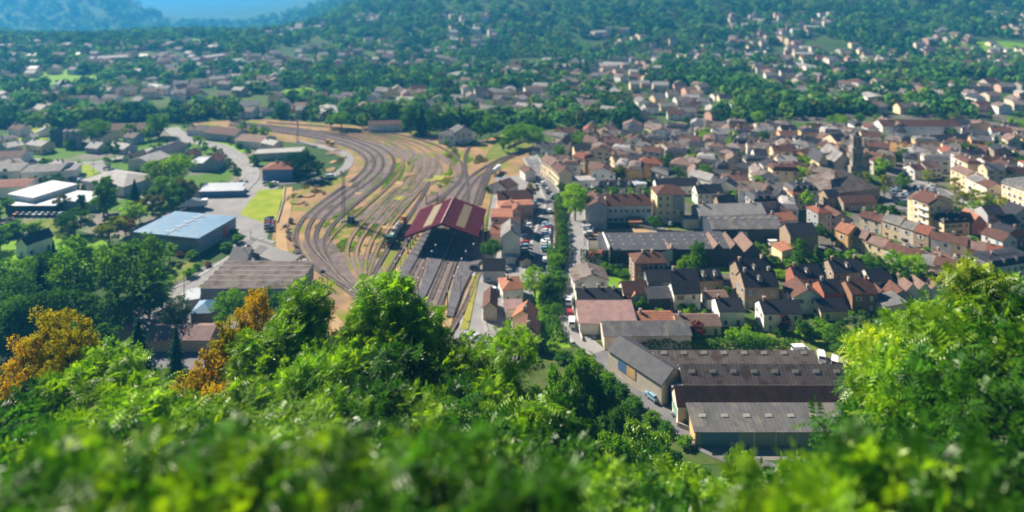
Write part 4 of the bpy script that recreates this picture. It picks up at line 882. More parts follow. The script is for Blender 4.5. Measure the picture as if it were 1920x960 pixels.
# church
c = G(1605, 338); t = thing('church', (c.x, c.y, 0), R(-8), 'church', 'grey stone church with tall square tower and white-edged nave roof'); OCC.append((c.x, c.y, 12, 20, 20, 0)); t.scale = (.92, .92, .86)
ST = mk('church_stone', (.32, .28, .23), (.22, .195, .165), 1.0, .95, .1, fine=.3)
tw = MB(); tw.box((0, 0, 4.5), (8.6, 8.6, 9)); tw.box((0, 0, 15), (6.2, 6.2, 12.2)); tw.box((0, 0, 21.3), (6.9, 6.9, .7)); tw.box((0, 0, 9.1), (8.0, 8.0, .5))
tw.box((0, 0, 25), (4.9, 4.9, 7)); tw.box((0, 0, 28.7), (5.5, 5.5, .5)); tower = tw.obj('tower', ST, t)
for sx_ in (-1, 1):
    for sy in (-1, 1):
        m = MB(); m.tube((sx_ * 2.4, sy * 2.4, 28.7), (sx_ * 2.4, sy * 2.4, 31), .5, .08, 6); m.box((sx_ * 3.8, sy * 3.8, 5), (1.3, 1.3, 10.5), top=.8); m.obj('pinnacle', ST, tower)
m = MB(); m.tube((0, 0, 28.9), (0, 0, 31.5), 2.4, .3, 8); m.obj('cap', ROOF['slate'], tower)
for z, h in ((15.5, 5.5), (25, 4)):
    for q in range(4):
        for s in (-1, 1):
            m = MB(); k = 3.13 if z < 20 else 2.48; m.box((s * 1.2, -k, z), (1.0, .1, h)); m.v = [(x * math.cos(q * math.pi / 2) - y * math.sin(q * math.pi / 2), x * math.sin(q * math.pi / 2) + y * math.cos(q * math.pi / 2), zz_) for x, y, zz_ in m.v]; m.obj('belfry_opening', M_glass, tower)
m = MB(); m.box((0, -4.36, 6.2), (2.0, .1, 2.0)); m.obj('clock_face', M_pale, tower)
m = MB(); m.ext([(-5, 0), (5, 0), (5, 10), (0, 15.5), (-5, 10)], 4, 30, 'y'); m.v = [(x - 6, y, z) for x, y, z in m.v]; nave = m.obj('nave', WALL['pale'], t)
m = MB(); m.ext([(-5.6, 9.4), (0, 15.6), (5.6, 9.4), (5.6, 9.7), (0, 16), (-5.6, 9.7)], 3.7, 30.3, 'y'); m.v = [(x - 6, y, z) for x, y, z in m.v]; m.obj('roof', ROOF['grey'], t)
m = MB(); m.ext([(-4, 0), (4, 0), (4, 6), (-4, 8)], 5, 26, 'y'); m.v = [(x - 14.6, y, z) for x, y, z in m.v]; m.obj('aisle', ST, t)
H(1536, 330, 1552, 330, 14, 8, 5, 'slate', 'cream', ridge='y', label='old chapel end with pointed window left of the church', ch=0, wins=0, name='chapel', cat='chapel')
H(1568, 292, 1592, 290, 14, 9, 4, 'slate', 'cream', ridge='x', label='tall cream house with black roof immediately behind the church', ch=0)

# ---------------------------------------------------------------- the rest of the old town and the far suburbs
def free(x, y, r):
    for (cx, cy, cr, w, d, rz) in OCC:
        dx, dy = x - cx, y - cy; c_, s_ = math.cos(-rz), math.sin(-rz); u, v = abs(dx * c_ - dy * s_), abs(dx * s_ + dy * c_)
        if u < w / 2 + r and v < d / 2 + r: return False
    for P, w in ROADS:
        for p in P[::2]:
            if abs(p.x - x) < 14 and abs(p.y - y) < 14 and (p.x - x) ** 2 + (p.y - y) ** 2 < (w / 2 + r) ** 2: return False
    return True
def inpoly(x, y, poly):
    c = False; n = len(poly)
    for i in range(n):
        (x0, y0), (x1, y1) = poly[i], poly[i - 1]
        if (y0 > y) != (y1 > y) and x < (x1 - x0) * (y - y0) / (y1 - y0) + x0: c = not c
    return c
OLD = [(1040, 296), (1060, 258), (1150, 246), (1280, 228), (1440, 212), (1600, 207), (1780, 212), (1935, 216), (1935, 345), (1860, 345), (1800, 330), (1720, 330), (1650, 345), (1540, 350), (1520, 425), (1440, 418), (1400, 395), (1300, 350), (1220, 345), (1140, 345), (1090, 345), (1060, 340)]
NH = [0]
def fill(poly, y0, y1, step, r, wr, walls, roofs, h, maxn, grp, keepout=None, prob=1.0):
    n = 0; Y = HC * F / (y0 - YH)
    Yend = HC * F / (y1 - YH)
    while Y < Yend and n < maxn:
        X0 = -1.0 * Y; X = X0 + rnd.uniform(0, step); lane = rnd.uniform(-.5, .5)
        while X < 1.0 * Y and n < maxn:
            px, py = PX(Vector((X, Y, 0)))
            w, d = rnd.uniform(*wr), rnd.uniform(wr[0] * .9, wr[1] * .8)
            if inpoly(px, py, poly) and free(X, Y, r) and rnd.random() < prob:
                ang = R(-14 + 26 * noise.noise(Vector((X / 60, Y / 60, 9))) + rnd.choice((0, 0, 0, 90)) + rnd.uniform(-4, 4)); z = terrain(X, Y)
                if rnd.random() < .3 and ang < .6: ang -= R(35)
                c_, s_ = math.cos(ang), math.sin(ang); a = Vector((X - (w * c_ - d * s_) / 2, Y - (w * s_ + d * c_) / 2, z))
                st = rnd.choice(('gable', 'gable', 'gable', 'gable', 'hip', 'mansard' if h > 5 else 'gable')); hh = h + rnd.uniform(-1.6, 2.0)
                house_w(a, ang, w, d, hh, rnd.uniform(2.2, 3.4), rnd.choice(roofs), rnd.choice(walls), st, rnd.choice('xxy'), group=grp, ch=rnd.choice((1, 1, 2)) if Y < 520 else (1 if rnd.random() < .4 else 0), wins=1 if Y < 620 else 0, spacing=3.3, dorm=0); n += 1
                X += w + step * .25
            else: X += step * .35
        Y += step * rnd.uniform(.8, 1.0)
    return n
wl = ['cream', 'white', 'pale', 'white', 'stone', 'cream', 'white', 'pale', 'ochre']; rl = ['slate', 'slate', 'slate', 'brown', 'pinkbrown', 'oldcement', 'oldcement', 'grey', 'grey', 'slate', 'brown', 'brown', 'red', 'oldcement', 'pinkbrown', 'slate', 'lightgrey']
n1 = fill(OLD, 425, 208, 13.2, 4.3, (9, 14), wl, rl, 7.2, 156, 'houses of the old town', prob=.86)
n2 = fill([(1040, 520), (1700, 500), (1700, 640), (1060, 640)], 640, 500, 15, 5.5, (7, 11), ['white', 'cream', 'stone'], ['slate', 'brown'], 4.6, 0, 'houses on the near right')
FAR1 = [(0, 110), (560, 100), (1000, 120), (1200, 95), (1920, 95), (1920, 215), (1480, 212), (1200, 235), (1010, 238), (880, 240), (640, 218), (360, 225), (0, 232)]
n5 = fill([(-60, 250), (330, 240), (480, 262), (560, 290), (470, 330), (330, 335), (-60, 345)], 342, 236, 24, 7, (9, 16), ['white', 'pale', 'grey', 'cream'], ['grey', 'oldcement', 'lightgrey', 'brown', 'slate'], 4, 22, 'sheds and houses of the works quarter', prob=.6)
# past the 300 houses that show largest: the far suburbs, one uncountable mass
def far_houses():
    r = random.Random(404); n = 0; rmats = ['pinkbrown', 'oldcement', 'brown', 'slate', 'grey', 'oldcement', 'lightgrey']; wmats = ['cream', 'white', 'pale', 'pink']
    M = MB(); W_ = wmats; tries = 0
    while n < 900 and tries < 16000:
        tries += 1; Y = 505 * math.exp(r.random() * math.log(4.2)); u = r.uniform(-.85, .85); X = u * Y; z = terrain(X, Y); px, py = PX(Vector((X, Y, z)))
        cl = noise.noise(Vector((X / 150, Y / 200, 21))) + (.25 if Y < 900 else 0) + (.12 if px > 1000 else 0)
        if cl < (.06 if Y < 1000 else .13) or py > 238 or py < 30 or (Y < 900 and not (inpoly(px, py, FAR1))) or (Y > 1000 and px < 500): continue
        big = r.random() < .06; w = r.uniform(9, 15) * (2.2 if big else 1); d = r.uniform(8, 11) * (1.7 if big else 1)
        if not free(X, Y, 7 + (8 if big else 0)): continue
        h = r.uniform(4, 7.5); rh = r.uniform(2, 3) if not big else 1.5; ang = R(r.uniform(-30, 30) + r.choice((0, 0, 90))); c_, s_ = math.cos(ang), math.sin(ang)
        wb, rb = shell('gable', 'x', w, d, h + (3 if Y > 1000 else 0), rh, .4)
        tr = lambda q: (X + (q[0] - w / 2) * c_ - (q[1] - d / 2) * s_, Y + (q[0] - w / 2) * s_ + (q[1] - d / 2) * c_, q[2] + z - .5)
        M.add([tr(q) for q in wb.v], wb.f, r.randrange(4)); M.add([tr(q) for q in rb.v], rb.f, 4 + (r.randrange(7) if not big else 6))
        for k in range(2 + 3 * big):
            for z_ in (1.4, 4.2)[:1 if h < 5 else 2]:
                b_ = MB(); b_.box((w * (k + .5) / (2 + 3 * big), -.02, z_), (1.1, .1, 1.4)); M.add([tr(q) for q in b_.v], b_.f, 11)
        OCC.append((X, Y, 10, w, d, ang)); n += 1
    o = put('distant_houses', M.mesh('distant_houses', *[WALL[k] for k in W_], *[ROOF[k] for k in rmats], M_glass)); struct(o, 'stuff'); return n
n6 = far_houses()
print('houses', len(OCC), n1, n2, n5, n6)
# ---------------------------------------------------------------- trees
def mesh_from(name, vs, fs, mat): me = bpy.data.meshes.new(name); me.from_pydata(vs, [], fs); me.materials.append(mat); me.update(); return me
def leaf_quad(vs, fs, p, n, s, r, asp=.7):
    a = n.orthogonal().normalized(); b = n.cross(a); t = r.random() * 6.283; u = a * math.cos(t) + b * math.sin(t); v = n.cross(u); o = len(vs)
    vs += [p - u * s - v * s * asp * .5, p + v * s * asp * -.3 + u * s, p + u * s * .6 + v * s * asp, p - u * s * .6 + v * s * asp * .9]; fs.append((o, o + 1, o + 2, o + 3))
def rdir(r):
    while 1:
        v = Vector((r.uniform(-1, 1), r.uniform(-1, 1), r.uniform(-1, 1)))
        if .05 < v.length < 1: return v.normalized()
def crown(seed, shape, nleaf, ls, nclump=26):
    """unit tree 10 m high; returns crown mesh data built of leaf clumps with gaps between them"""
    r = random.Random(seed); vs = []; fs = []; cl = []
    for i in range(nclump):
        if shape == 'round': d = rdir(r); k = r.uniform(.5, 1.0); c = Vector((d.x * 3.7 * k, d.y * 3.7 * k, 5.7 + d.z * 3.5 * k)); q = r.uniform(.75, 1.35)
        elif shape == 'oval': d = rdir(r); k = r.uniform(.5, 1.0); c = Vector((d.x * 2.4 * k, d.y * 2.4 * k, 5.5 + d.z * 4.0 * k)); q = r.uniform(.65, 1.1)
        elif shape == 'topiary': d = rdir(r); k = .72; c = Vector((d.x * 4.0 * k, d.y * 4.0 * k, 6.4 + d.z * 3.1 * k)); q = 1.35
        elif shape == 'poplar': z = r.uniform(1.2, 9.3); w = 1.5 * math.sin(min(1, z / 4) * 1.57) * (1 - max(0, z - 5) / 6.5); a = r.random() * 6.28; c = Vector((w * math.cos(a) * .7, w * math.sin(a) * .7, z)); q = .75
        elif shape == 'bush': d = rdir(r); k = r.uniform(.3, .85); c = Vector((d.x * 4.6 * k, d.y * 4.6 * k, 4.2 + d.z * 4.0 * k)); q = r.uniform(1.4, 2.2)
        elif shape == 'loose': a = r.random() * 6.28; z = r.uniform(3.0, 9.2); w = 3.3 * math.sqrt(max(.05, 1 - ((z - 5.6) / 4.2) ** 2)) * r.uniform(.3, 1); c = Vector((w * math.cos(a), w * math.sin(a), z)); q = r.uniform(.8, 1.3)
        cl.append((c, q))
    per = nleaf // nclump
    for c, q in cl:
        for _ in range(per):
            d = rdir(r); d.z = d.z if d.z > -.5 or r.random() < .4 else -d.z; rad = q * (r.random() ** .4) * r.uniform(.8, 1.1)
            p = c + Vector((d.x, d.y, d.z * .8)) * rad
            if p.z < .4: p.z = .4
            n = (d + rdir(r) * .8 + Vector((0, 0, .4))).normalized(); leaf_quad(vs, fs, p, n, ls * r.uniform(.6, 1.25), r)
    return vs, fs, [c for c, q in cl]
def conifer(seed, n, ls):
    r = random.Random(seed); vs = []; fs = []
    for i in range(n):
        z = .7 + 9.2 * (1 - math.sqrt(r.random())); tier = .8 + .3 * math.sin(z * 7); w = 2.4 * (1 - (z - .5) / 9.6) * tier * (r.random() ** .35); a = r.random() * 6.283
        w *= .82 + .3 * math.sin(a * 5 + z * 3 + seed); p = Vector((w * math.cos(a), w * math.sin(a), z - w * .25)); n_ = Vector((math.cos(a) * .5, math.sin(a) * .5, .8)) + rdir(r) * .5
        leaf_quad(vs, fs, p, n_.normalized(), ls * r.uniform(.6, 1.2), r, .45)
    return vs, fs, []
def trunk(cl, h=4.5, rad=.26, seed=0):
    mb = MB(); r = random.Random(seed); mb.tube((0, 0, -.6), (.1, 0, h * .55), rad, rad * .75, 7); mb.tube((.1, 0, h * .55), (0, .1, h), rad * .75, rad * .5, 6)
    for c in cl[:9]:
        b = Vector((0, 0, r.uniform(h * .5, h))); mb.tube(b, c, rad * .32, rad * .1, 5)
    return mb.mesh('trunk', M_bark)
PROTO = {}
for k, (sh_, nv, nl, ls) in {'round': ('round', 3, 1500, .34), 'oval': ('oval', 2, 1300, .30), 'topiary': ('topiary', 2, 3200, .24), 'poplar': ('poplar', 2, 1300, .28), 'bush': ('bush', 2, 1500, .45), 'loose': ('loose', 2, 1500, .26), 'big': ('round', 4, 4200, .20), 'bigoval': ('oval', 3, 3800, .18), 'conifer': ('c', 2, 2600, .30)}.items():
    PROTO[k] = []
    for i in range(nv):
        vs, fs, cl = conifer(i + 5, nl, ls) if sh_ == 'c' else crown(i * 13 + len(k), sh_, nl, ls, 80 if k.startswith('big') else (30 if sh_ != 'topiary' else 40))
        hh = 8.5 if sh_ in ('c', 'poplar') else 5.0
        PROTO[k].append((mesh_from('crown', vs, fs, LF['mid']), trunk(cl, hh, .24, i)))
KW = dict(round='round-crowned tree', oval='upright oval tree', topiary='clipped globe-crowned tree', poplar='narrow poplar', bush='bush', loose='loose airy tree', big='big full-crowned tree', bigoval='tall full-crowned tree', conifer='conifer', fgt='leafy tree')
NT = [0]
def tree(kind, loc, h, w=None, leaf='mid', group='trees', label=None, desc=None, proto=None):
    r = random.Random(int(loc[0] * 13 + loc[1] * 7)); cm, tm = (proto or r.choice(PROTO[kind])); NT[0] += 1
    name = 'bush' if kind == 'bush' else ('conifer_tree' if kind == 'conifer' else 'tree')
    sz = 'small ' if h < 5.5 else ('tall ' if h > 13 else '')
    t = thing(name, loc, r.random() * 6.28, 'bush' if kind == 'bush' else 'tree', label, group, desc or f"{sz}{LW[leaf]} {KW[kind]}")
    s = (w or h) / 10; t.scale = (s, s, h / 10)
    o = put('crown', cm, t); o.material_slots[0].link = 'OBJECT'; o.material_slots[0].material = LF[leaf]
    put('trunk', tm, t); return t
def T(kind, x, y, hpx, leaf='mid', wpx=None, **k):
    """tree whose foot stands at pixel (x, y) and whose crown is hpx tall / wpx wide in the 1920 px photo"""
    p = G(x, y); s = F / p.y; base = dict(round=7.8, oval=5.2, topiary=8, poplar=3, bush=9.2, loose=6.6, big=7.8, bigoval=5.2, conifer=4.8)[kind]
    return tree(kind, (p.x, p.y, 0), hpx / s, (wpx / s) * 10 / base if wpx else None, leaf, **k)
GR = 'trees of the valley floor'
for a in [
 # left valley mass
 ('bigoval', 145, 590, 150, 'mid', 95), ('big', 250, 592, 165, 'mid', 120), ('big', 200, 560, 110, 'dark', 90), ('bigoval', 90, 580, 120, 'dark', 70), ('conifer', 100, 560, 110, 'conifer', 50), ('conifer', 75, 600, 120, 'conifer', 60),
 ('big', 30, 570, 95, 'mid', 90), ('big', 15, 620, 120, 'dark', 110), ('big', 130, 640, 110, 'dark', 110), ('big', 60, 660, 120, 'dark', 110), ('big', 200, 640, 90, 'dark', 100), ('round', 280, 600, 70, 'dark', 70), ('big', -20, 680, 130, 'dark', 120), ('bigoval', 300, 575, 70, 'mid', 50),
 ('round', 180, 690, 90, 'dark', 90), ('round', 120, 700, 90, 'dark', 90), ('round', 290, 500, 60, 'dark', 40), ('oval', 318, 490, 38, 'bright', 26), ('big', 330, 625, 76, 'silver', 56), ('conifer', 330, 700, 95, 'conifer', 42), ('conifer', 258, 745, 150, 'conifer', 95),
 ('big', 430, 620, 80, 'mid', 66), ('big', 500, 620, 85, 'dark', 80), ('big', 540, 640, 90, 'dark', 60), ('round', 205, 460, 55, 'yellow', 62), ('round', 235, 440, 35, 'rusty', 44), ('round', 250, 425, 50, 'bright', 50), ('round', 285, 405, 45, 'olive', 46), ('round', 262, 415, 40, 'olive', 44),
 ('oval', 195, 408, 80, 'mid', 46), ('poplar', 200, 400, 75, 'mid', 30), ('conifer', 252, 375, 42, 'conifer', 26), ('big', 300, 350, 60, 'bright', 60), ('big', 335, 350, 70, 'bright', 62), ('big', 315, 380, 60, 'mid', 60), ('round', 350, 385, 55, 'olive', 46), ('round', 325, 400, 60, 'dark', 50), ('round', 285, 390, 40, 'dark', 40),
 ('poplar', 152, 410, 50, 'dark', 18), ('big', 140, 440, 50, 'dark', 62), ('round', 115, 430, 30, 'dark', 30), ('round', 115, 395, 32, 'olive', 28), ('bush', 20, 440, 30, 'mid', 50), ('bush', 60, 440, 28, 'mid', 36), ('round', 0, 410, 40, 'dark', 50), ('round', 0, 470, 40, 'dark', 50),
 ('round', 63, 352, 24, 'dark', 20), ('round', 82, 352, 24, 'dark', 20), ('round', 104, 352, 28, 'dark', 27), ('round', 10, 342, 28, 'dark', 28), ('poplar', 144, 360, 22, 'dark', 10), ('poplar', 156, 365, 20, 'dark', 9), ('bush', 128, 362, 14, 'yellow', 36), ('bush', 236, 330, 12, 'dark', 34),
 ('big', 172, 268, 48, 'mid', 70), ('round', 200, 298, 34, 'dark', 22), ('round', 215, 298, 34, 'dark', 22), ('round', 242, 262, 34, 'mid', 26), ('big', 296, 256, 50, 'mid', 44), ('round', 280, 262, 26, 'bright', 28), ('round', 352, 246, 20, 'dark', 18), ('round', 336, 285, 14, 'dark', 14), ('round', 354, 280, 14, 'dark', 12), ('round', 282, 272, 14, 'dark', 14), ('round', 312, 272, 16, 'dark', 18),
 ('round', 402, 290, 18, 'dark', 14), ('round', 412, 297, 20, 'dark', 15), ('round', 420, 305, 20, 'dark', 15), ('round', 428, 318, 24, 'dark', 17), ('round', 438, 324, 22, 'dark', 16), ('round', 446, 338, 26, 'dark', 18), ('bush', 480, 310, 16, 'mid', 22), ('bush', 474, 300, 12, 'mid', 20),
 ('big', 545, 330, 38, 'conifer', 40), ('big', 575, 335, 50, 'conifer', 44), ('big', 560, 320, 40, 'conifer', 50), ('round', 598, 330, 28, 'dark', 24), ('round', 573, 300, 26, 'mid', 16), ('oval', 455, 252, 26, 'mid', 20), ('oval', 475, 258, 26, 'mid', 22), ('oval', 495, 262, 28, 'mid', 22),
 ('oval', 552, 335, 22, 'olive', 14), ('bush', 508, 350, 10, 'mid', 14), ('bush', 445, 455, 20, 'mid', 24), ('bush', 425, 470, 20, 'mid', 28), ('bush', 440, 440, 14, 'mid', 18), ('bush', 360, 485, 20, 'mid', 26), ('bush', 340, 480, 12, 'rusty', 22), ('bush', 368, 505, 14, 'mid', 18), ('bush', 390, 500, 12, 'rusty', 16), ('bush', 355, 520, 22, 'mid', 24), ('bush', 408, 620, 22, 'mid', 30),
 ('bush', 1112, 700, 26, 'dark', 40), ('bush', 1140, 722, 28, 'mid', 40), ('bush', 1090, 690, 26, 'mid', 40), ('bush', 1165, 745, 30, 'dark', 40), ('bush', 1190, 768, 28, 'dark', 40), ('bush', 1222, 792, 24, 'mid', 36), ('bush', 1250, 812, 24, 'dark', 36), ('bush', 1285, 836, 22, 'mid', 34), ('bush', 1060, 680, 26, 'dark', 40), ('bush', 1090, 668, 16, 'mid', 24), ('bush', 1160, 780, 30, 'dark', 50), ('bush', 1120, 745, 30, 'mid', 50),
 # behind the yard
 ('round', 620, 240, 26, 'mid', 26), ('big', 640, 242, 36, 'mid', 44), ('round', 680, 240, 30, 'bright', 26), ('bigoval', 730, 236, 50, 'dark', 34), ('bigoval', 770, 250, 56, 'dark', 38), ('conifer', 790, 255, 62, 'conifer', 36), ('bigoval', 805, 252, 48, 'dark', 30), ('oval', 840, 240, 40, 'mid', 30), ('conifer', 862, 240, 48, 'conifer', 22), ('oval', 880, 240, 40, 'mid', 26), ('round', 900, 262, 36, 'dark', 34), ('round', 920, 256, 44, 'mid', 36),
 ('round', 838, 275, 16, 'mid', 16), ('big', 965, 278, 50, 'mid', 50), ('big', 1000, 278, 48, 'mid', 46), ('round', 985, 262, 36, 'mid', 40), ('round', 1050, 262, 26, 'yellow', 34), ('round', 1076, 262, 26, 'bright', 30), ('round', 1108, 256, 28, 'yellow', 26), ('round', 1134, 256, 30, 'bright', 30), ('round', 945, 285, 30, 'mid', 26),
 # station side
 ('topiary', 921, 492, 44, 'dark', 44), ('big', 1003, 560, 62, 'bright', 56), ('round', 1000, 372, 34, 'olive', 30), ('bush', 1045, 500, 30, 'mid', 36), ('round', 1030, 560, 44, 'dark', 44), ('bush', 1048, 540, 30, 'dark', 36), ('bush', 1010, 650, 20, 'mid', 30), ('bush', 1035, 660, 24, 'bright', 34), ('bush', 915, 360, 14, 'dark', 14),
 # old town and gardens
 ('big', 1078, 414, 74, 'bright', 58), ('topiary', 1117, 376, 26, 'dark', 28), ('topiary', 1148, 377, 28, 'mid', 32), ('topiary', 1181, 372, 24, 'bright', 24), ('topiary', 1185, 380, 22, 'mid', 24), ('topiary', 1214, 374, 24, 'dark', 26), ('topiary', 1229, 378, 26, 'mid', 26), ('round', 1227, 432, 30, 'dark', 30), ('round', 1158, 345, 38, 'olive', 40),
 ('round', 1092, 318, 24, 'mid', 28), ('round', 1112, 324, 24, 'mid', 34), ('round', 1330, 268, 28, 'bright', 46), ('round', 1232, 258, 24, 'mid', 46), ('bush', 1400, 322, 14, 'mid', 26), ('bush', 1060, 330, 12, 'dark', 26), ('oval', 1052, 362, 22, 'dark', 18),
 ('big', 1210, 512, 44, 'olive', 40), ('bush', 1135, 510, 22, 'mid', 28), ('bush', 1190, 516, 14, 'dark', 56), ('bush', 1160, 515, 14, 'dark', 40), ('bigoval', 1310, 515, 66, 'dark', 36), ('big', 1292, 520, 44, 'mid', 38), ('big', 1278, 520, 34, 'bright', 24), ('round', 1428, 490, 36, 'mid', 36), ('bush', 1448, 500, 20, 'mid', 30),
 ('bigoval', 1500, 508, 62, 'dark', 38), ('conifer', 1532, 518, 60, 'dark', 46), ('round', 1560, 508, 44, 'mid', 42), ('round', 1530, 458, 44, 'dark', 44), ('round', 1560, 460, 28, 'dark', 24), ('round', 1600, 512, 44, 'mid', 40), ('big', 1640, 530, 60, 'dark', 50), ('round', 1625, 520, 44, 'mid', 40), ('big', 1678, 530, 64, 'mid', 46), ('big', 1712, 540, 72, 'bright', 54), ('round', 1690, 545, 40, 'dark', 40),
 ('bush', 1460, 520, 14, 'bright', 40), ('bush', 1490, 500, 20, 'mid', 40), ('bush', 1450, 490, 14, 'yellow', 24), ('bush', 1240, 592, 16, 'bright', 20), ('bush', 1280, 582, 16, 'mid', 24), ('bush', 1130, 600, 10, 'mid', 14), ('oval', 1230, 602, 26, 'silver', 14), ('bush', 1420, 560, 14, 'mid', 28),
 ('round', 1307, 638, 40, 'maroon', 28), ('oval', 1472, 624, 36, 'maroon', 20), ('bush', 1395, 640, 26, 'mid', 50), ('bush', 1430, 640, 16, 'mid', 34), ('round', 1510, 640, 42, 'dark', 36), ('bush', 1550, 636, 34, 'mid', 50), ('big', 1575, 660, 56, 'dark', 60), ('round', 1610, 630, 40, 'silver', 44), ('big', 1590, 680, 50, 'dark', 60), ('bush', 1540, 615, 20, 'mid', 30),
 ('bush', 1360, 600, 10, 'mid', 16), ('bush', 1415, 620, 14, 'dark', 20), ('oval', 1790, 540, 30, 'dark', 26), ('round', 1668, 430, 52, 'dark', 54), ('round', 1624, 410, 24, 'dark', 24), ('loose', 1658, 372, 44, 'yellow', 26), ('loose', 1625, 348, 26, 'yellow', 20), ('loose', 1604, 344, 22, 'yellow', 18), ('round', 1696, 358, 34, 'mid', 32), ('loose', 1741, 348, 30, 'yellow', 24),
 ('loose', 1790, 366, 34, 'yellow', 30), ('loose', 1805, 402, 44, 'yellow', 36), ('loose', 1780, 412, 38, 'mid', 34), ('loose', 1845, 402, 44, 'yellow', 36), ('loose', 1862, 405, 40, 'bright', 32), ('loose', 1828, 384, 30, 'yellow', 26), ('loose', 1758, 392, 22, 'yellow', 24), ('loose', 1770, 390, 22, 'yellow', 22), ('bush', 1712, 388, 12, 'mid', 20), ('bush', 1690, 386, 10, 'mid', 16), ('loose', 1880, 402, 34, 'yellow', 26), ('loose', 1830, 412, 36, 'bright', 30),
 ('round', 1515, 350, 16, 'bright', 24), ('round', 1532, 350, 14, 'mid', 20), ('round', 1495, 308, 22, 'dark', 26), ('round', 1510, 312, 22, 'mid', 26), ('round', 1480, 312, 18, 'mid', 26), ('poplar', 1496, 332, 26, 'dark', 9), ('round', 1525, 300, 22, 'dark', 24), ('round', 1700, 312, 26, 'dark', 30), ('round', 1860, 300, 34, 'mid', 40), ('round', 1890, 310, 30, 'dark', 40), ('conifer', 1868, 290, 40, 'dark', 30), ('round', 1900, 285, 30, 'mid', 36), ('round', 1815, 298, 34, 'dark', 34), ('round', 1640, 262, 16, 'bright', 20), ('oval', 1888, 340, 22, 'mid', 20), ('bush', 1770, 460, 16, 'mid', 26), ('bush', 1755, 458, 12, 'mid', 18), ('bush', 1740, 470, 10, 'mid', 18), ('bush', 1870, 440, 16, 'mid', 22), ('bush', 1820, 455, 16, 'mid', 28),
]:
    T(*a, group=GR)
# belt of trees behind the old town and the suburbs: individuals where one can tell them apart
BELT = [(1040, 200), (1400, 190), (1920, 175), (1920, 224), (1780, 222), (1600, 216), (1440, 224), (1280, 242), (1150, 258), (1050, 262)]
def scatter_trees(poly, ya, yb, n, hr, kinds, leaves, grp, seed):
    r = random.Random(seed); k = 0; tries = 0
    while k < n and tries < n * 40:
        tries += 1; x = r.uniform(min(p[0] for p in poly), max(p[0] for p in poly)); y = r.uniform(ya, yb)
        if not inpoly(x, y, poly): continue
        p = G(x, y); h = r.uniform(*hr)
        if not free(p.x, p.y, .9): continue
        z = terrain(p.x, p.y); tree(r.choice(kinds), (p.x, p.y, z), h, h * r.uniform(.9, 1.25), r.choice(leaves), group=grp); k += 1
    return k
scatter_trees(OLD, 225, 400, 64, (7.5, 12), ['round', 'big', 'oval', 'round'], ['mid', 'dark', 'bright'], 'garden trees of the old town', 12)
scatter_trees([(-60, 245), (330, 236), (480, 258), (560, 290), (470, 335), (330, 335), (-60, 345)], 238, 342, 24, (4, 10), ['round', 'bush', 'round', 'oval'], ['mid', 'dark', 'mid', 'bright'], 'trees of the works quarter', 31)
scatter_trees([(1100, 560), (1440, 545), (1700, 600), (1620, 650), (1100, 640)], 520, 650, 26, (2.2, 5), ['bush', 'round', 'bush'], ['mid', 'dark', 'bright'], 'garden trees on the near right', 33)
print('trees', NT[0])
# everything farther off reads as one wood
def wood(name, pts, mat, seed, nl=30, ls=1.8):
    r = random.Random(seed); vs = []; fs = []
    for x, y, z, s in pts:
        for _ in range(nl):
            d = rdir(r); p = Vector((x + d.x * s, y + d.y * s, z + s * 1.1 + d.z * s * .95)); leaf_quad(vs, fs, p, (d + rdir(r) * .5).normalized(), ls * s / 5, r, .9)
    me = mesh_from(name, vs, fs, mat); return struct(put(name, me), 'stuff')
r = random.Random(77); W3 = {'mid': [], 'dark': [], 'bright': [], 'olive': []}
FIELDS = [(1880, 92, 60, 14), (90, 150, 100, 14), (560, 172, 34, 6), (1600, 170, 60, 10), (360, 78, 30, 4)]
STRIP = [(0, 225), (360, 216), (640, 212), (1000, 230), (1012, 246), (880, 243), (780, 239), (620, 227), (470, 218), (350, 227), (150, 236), (0, 240)]
def wood_points():
    n = 0
    for _ in range(120000):
        Y = 478 * math.exp(r.random() * math.log(6.1)); u = r.uniform(-.95, .95); X = u * Y
        z = terrain(X, Y); px, py = PX(Vector((X, Y, z)))
        if Y < 640 and not (inpoly(px, py, FAR1) or inpoly(px, py, BELT) or inpoly(px, py, STRIP)): continue
        if any(((px - a) / c) ** 2 + ((py - b) / d) ** 2 < 1 for a, b, c, d in FIELDS): continue
        dens = noise.noise(Vector((X / 90, Y / 130, 5))) + (.36 if Y > 1050 else 0.18)
        if dens < 0: continue
        s = r.uniform(3.5, 6.5) * (1 + max(0, Y - 900) / 1500)
        if Y < 1400 and not free(X, Y, s * .45): continue
        k = 'dark' if noise.noise(Vector((X / 60, Y / 60, 2))) + r.uniform(-.3, .3) > .12 else r.choice(('mid', 'mid', 'bright', 'olive', 'dark'))
        W3[k].append((X, Y, z, s)); n += 1
        if n > 14000: break
    return n
print('wood', wood_points())
for k, v in W3.items():
    if v: wood('woodland', v, LF['wood_' + k], 5)
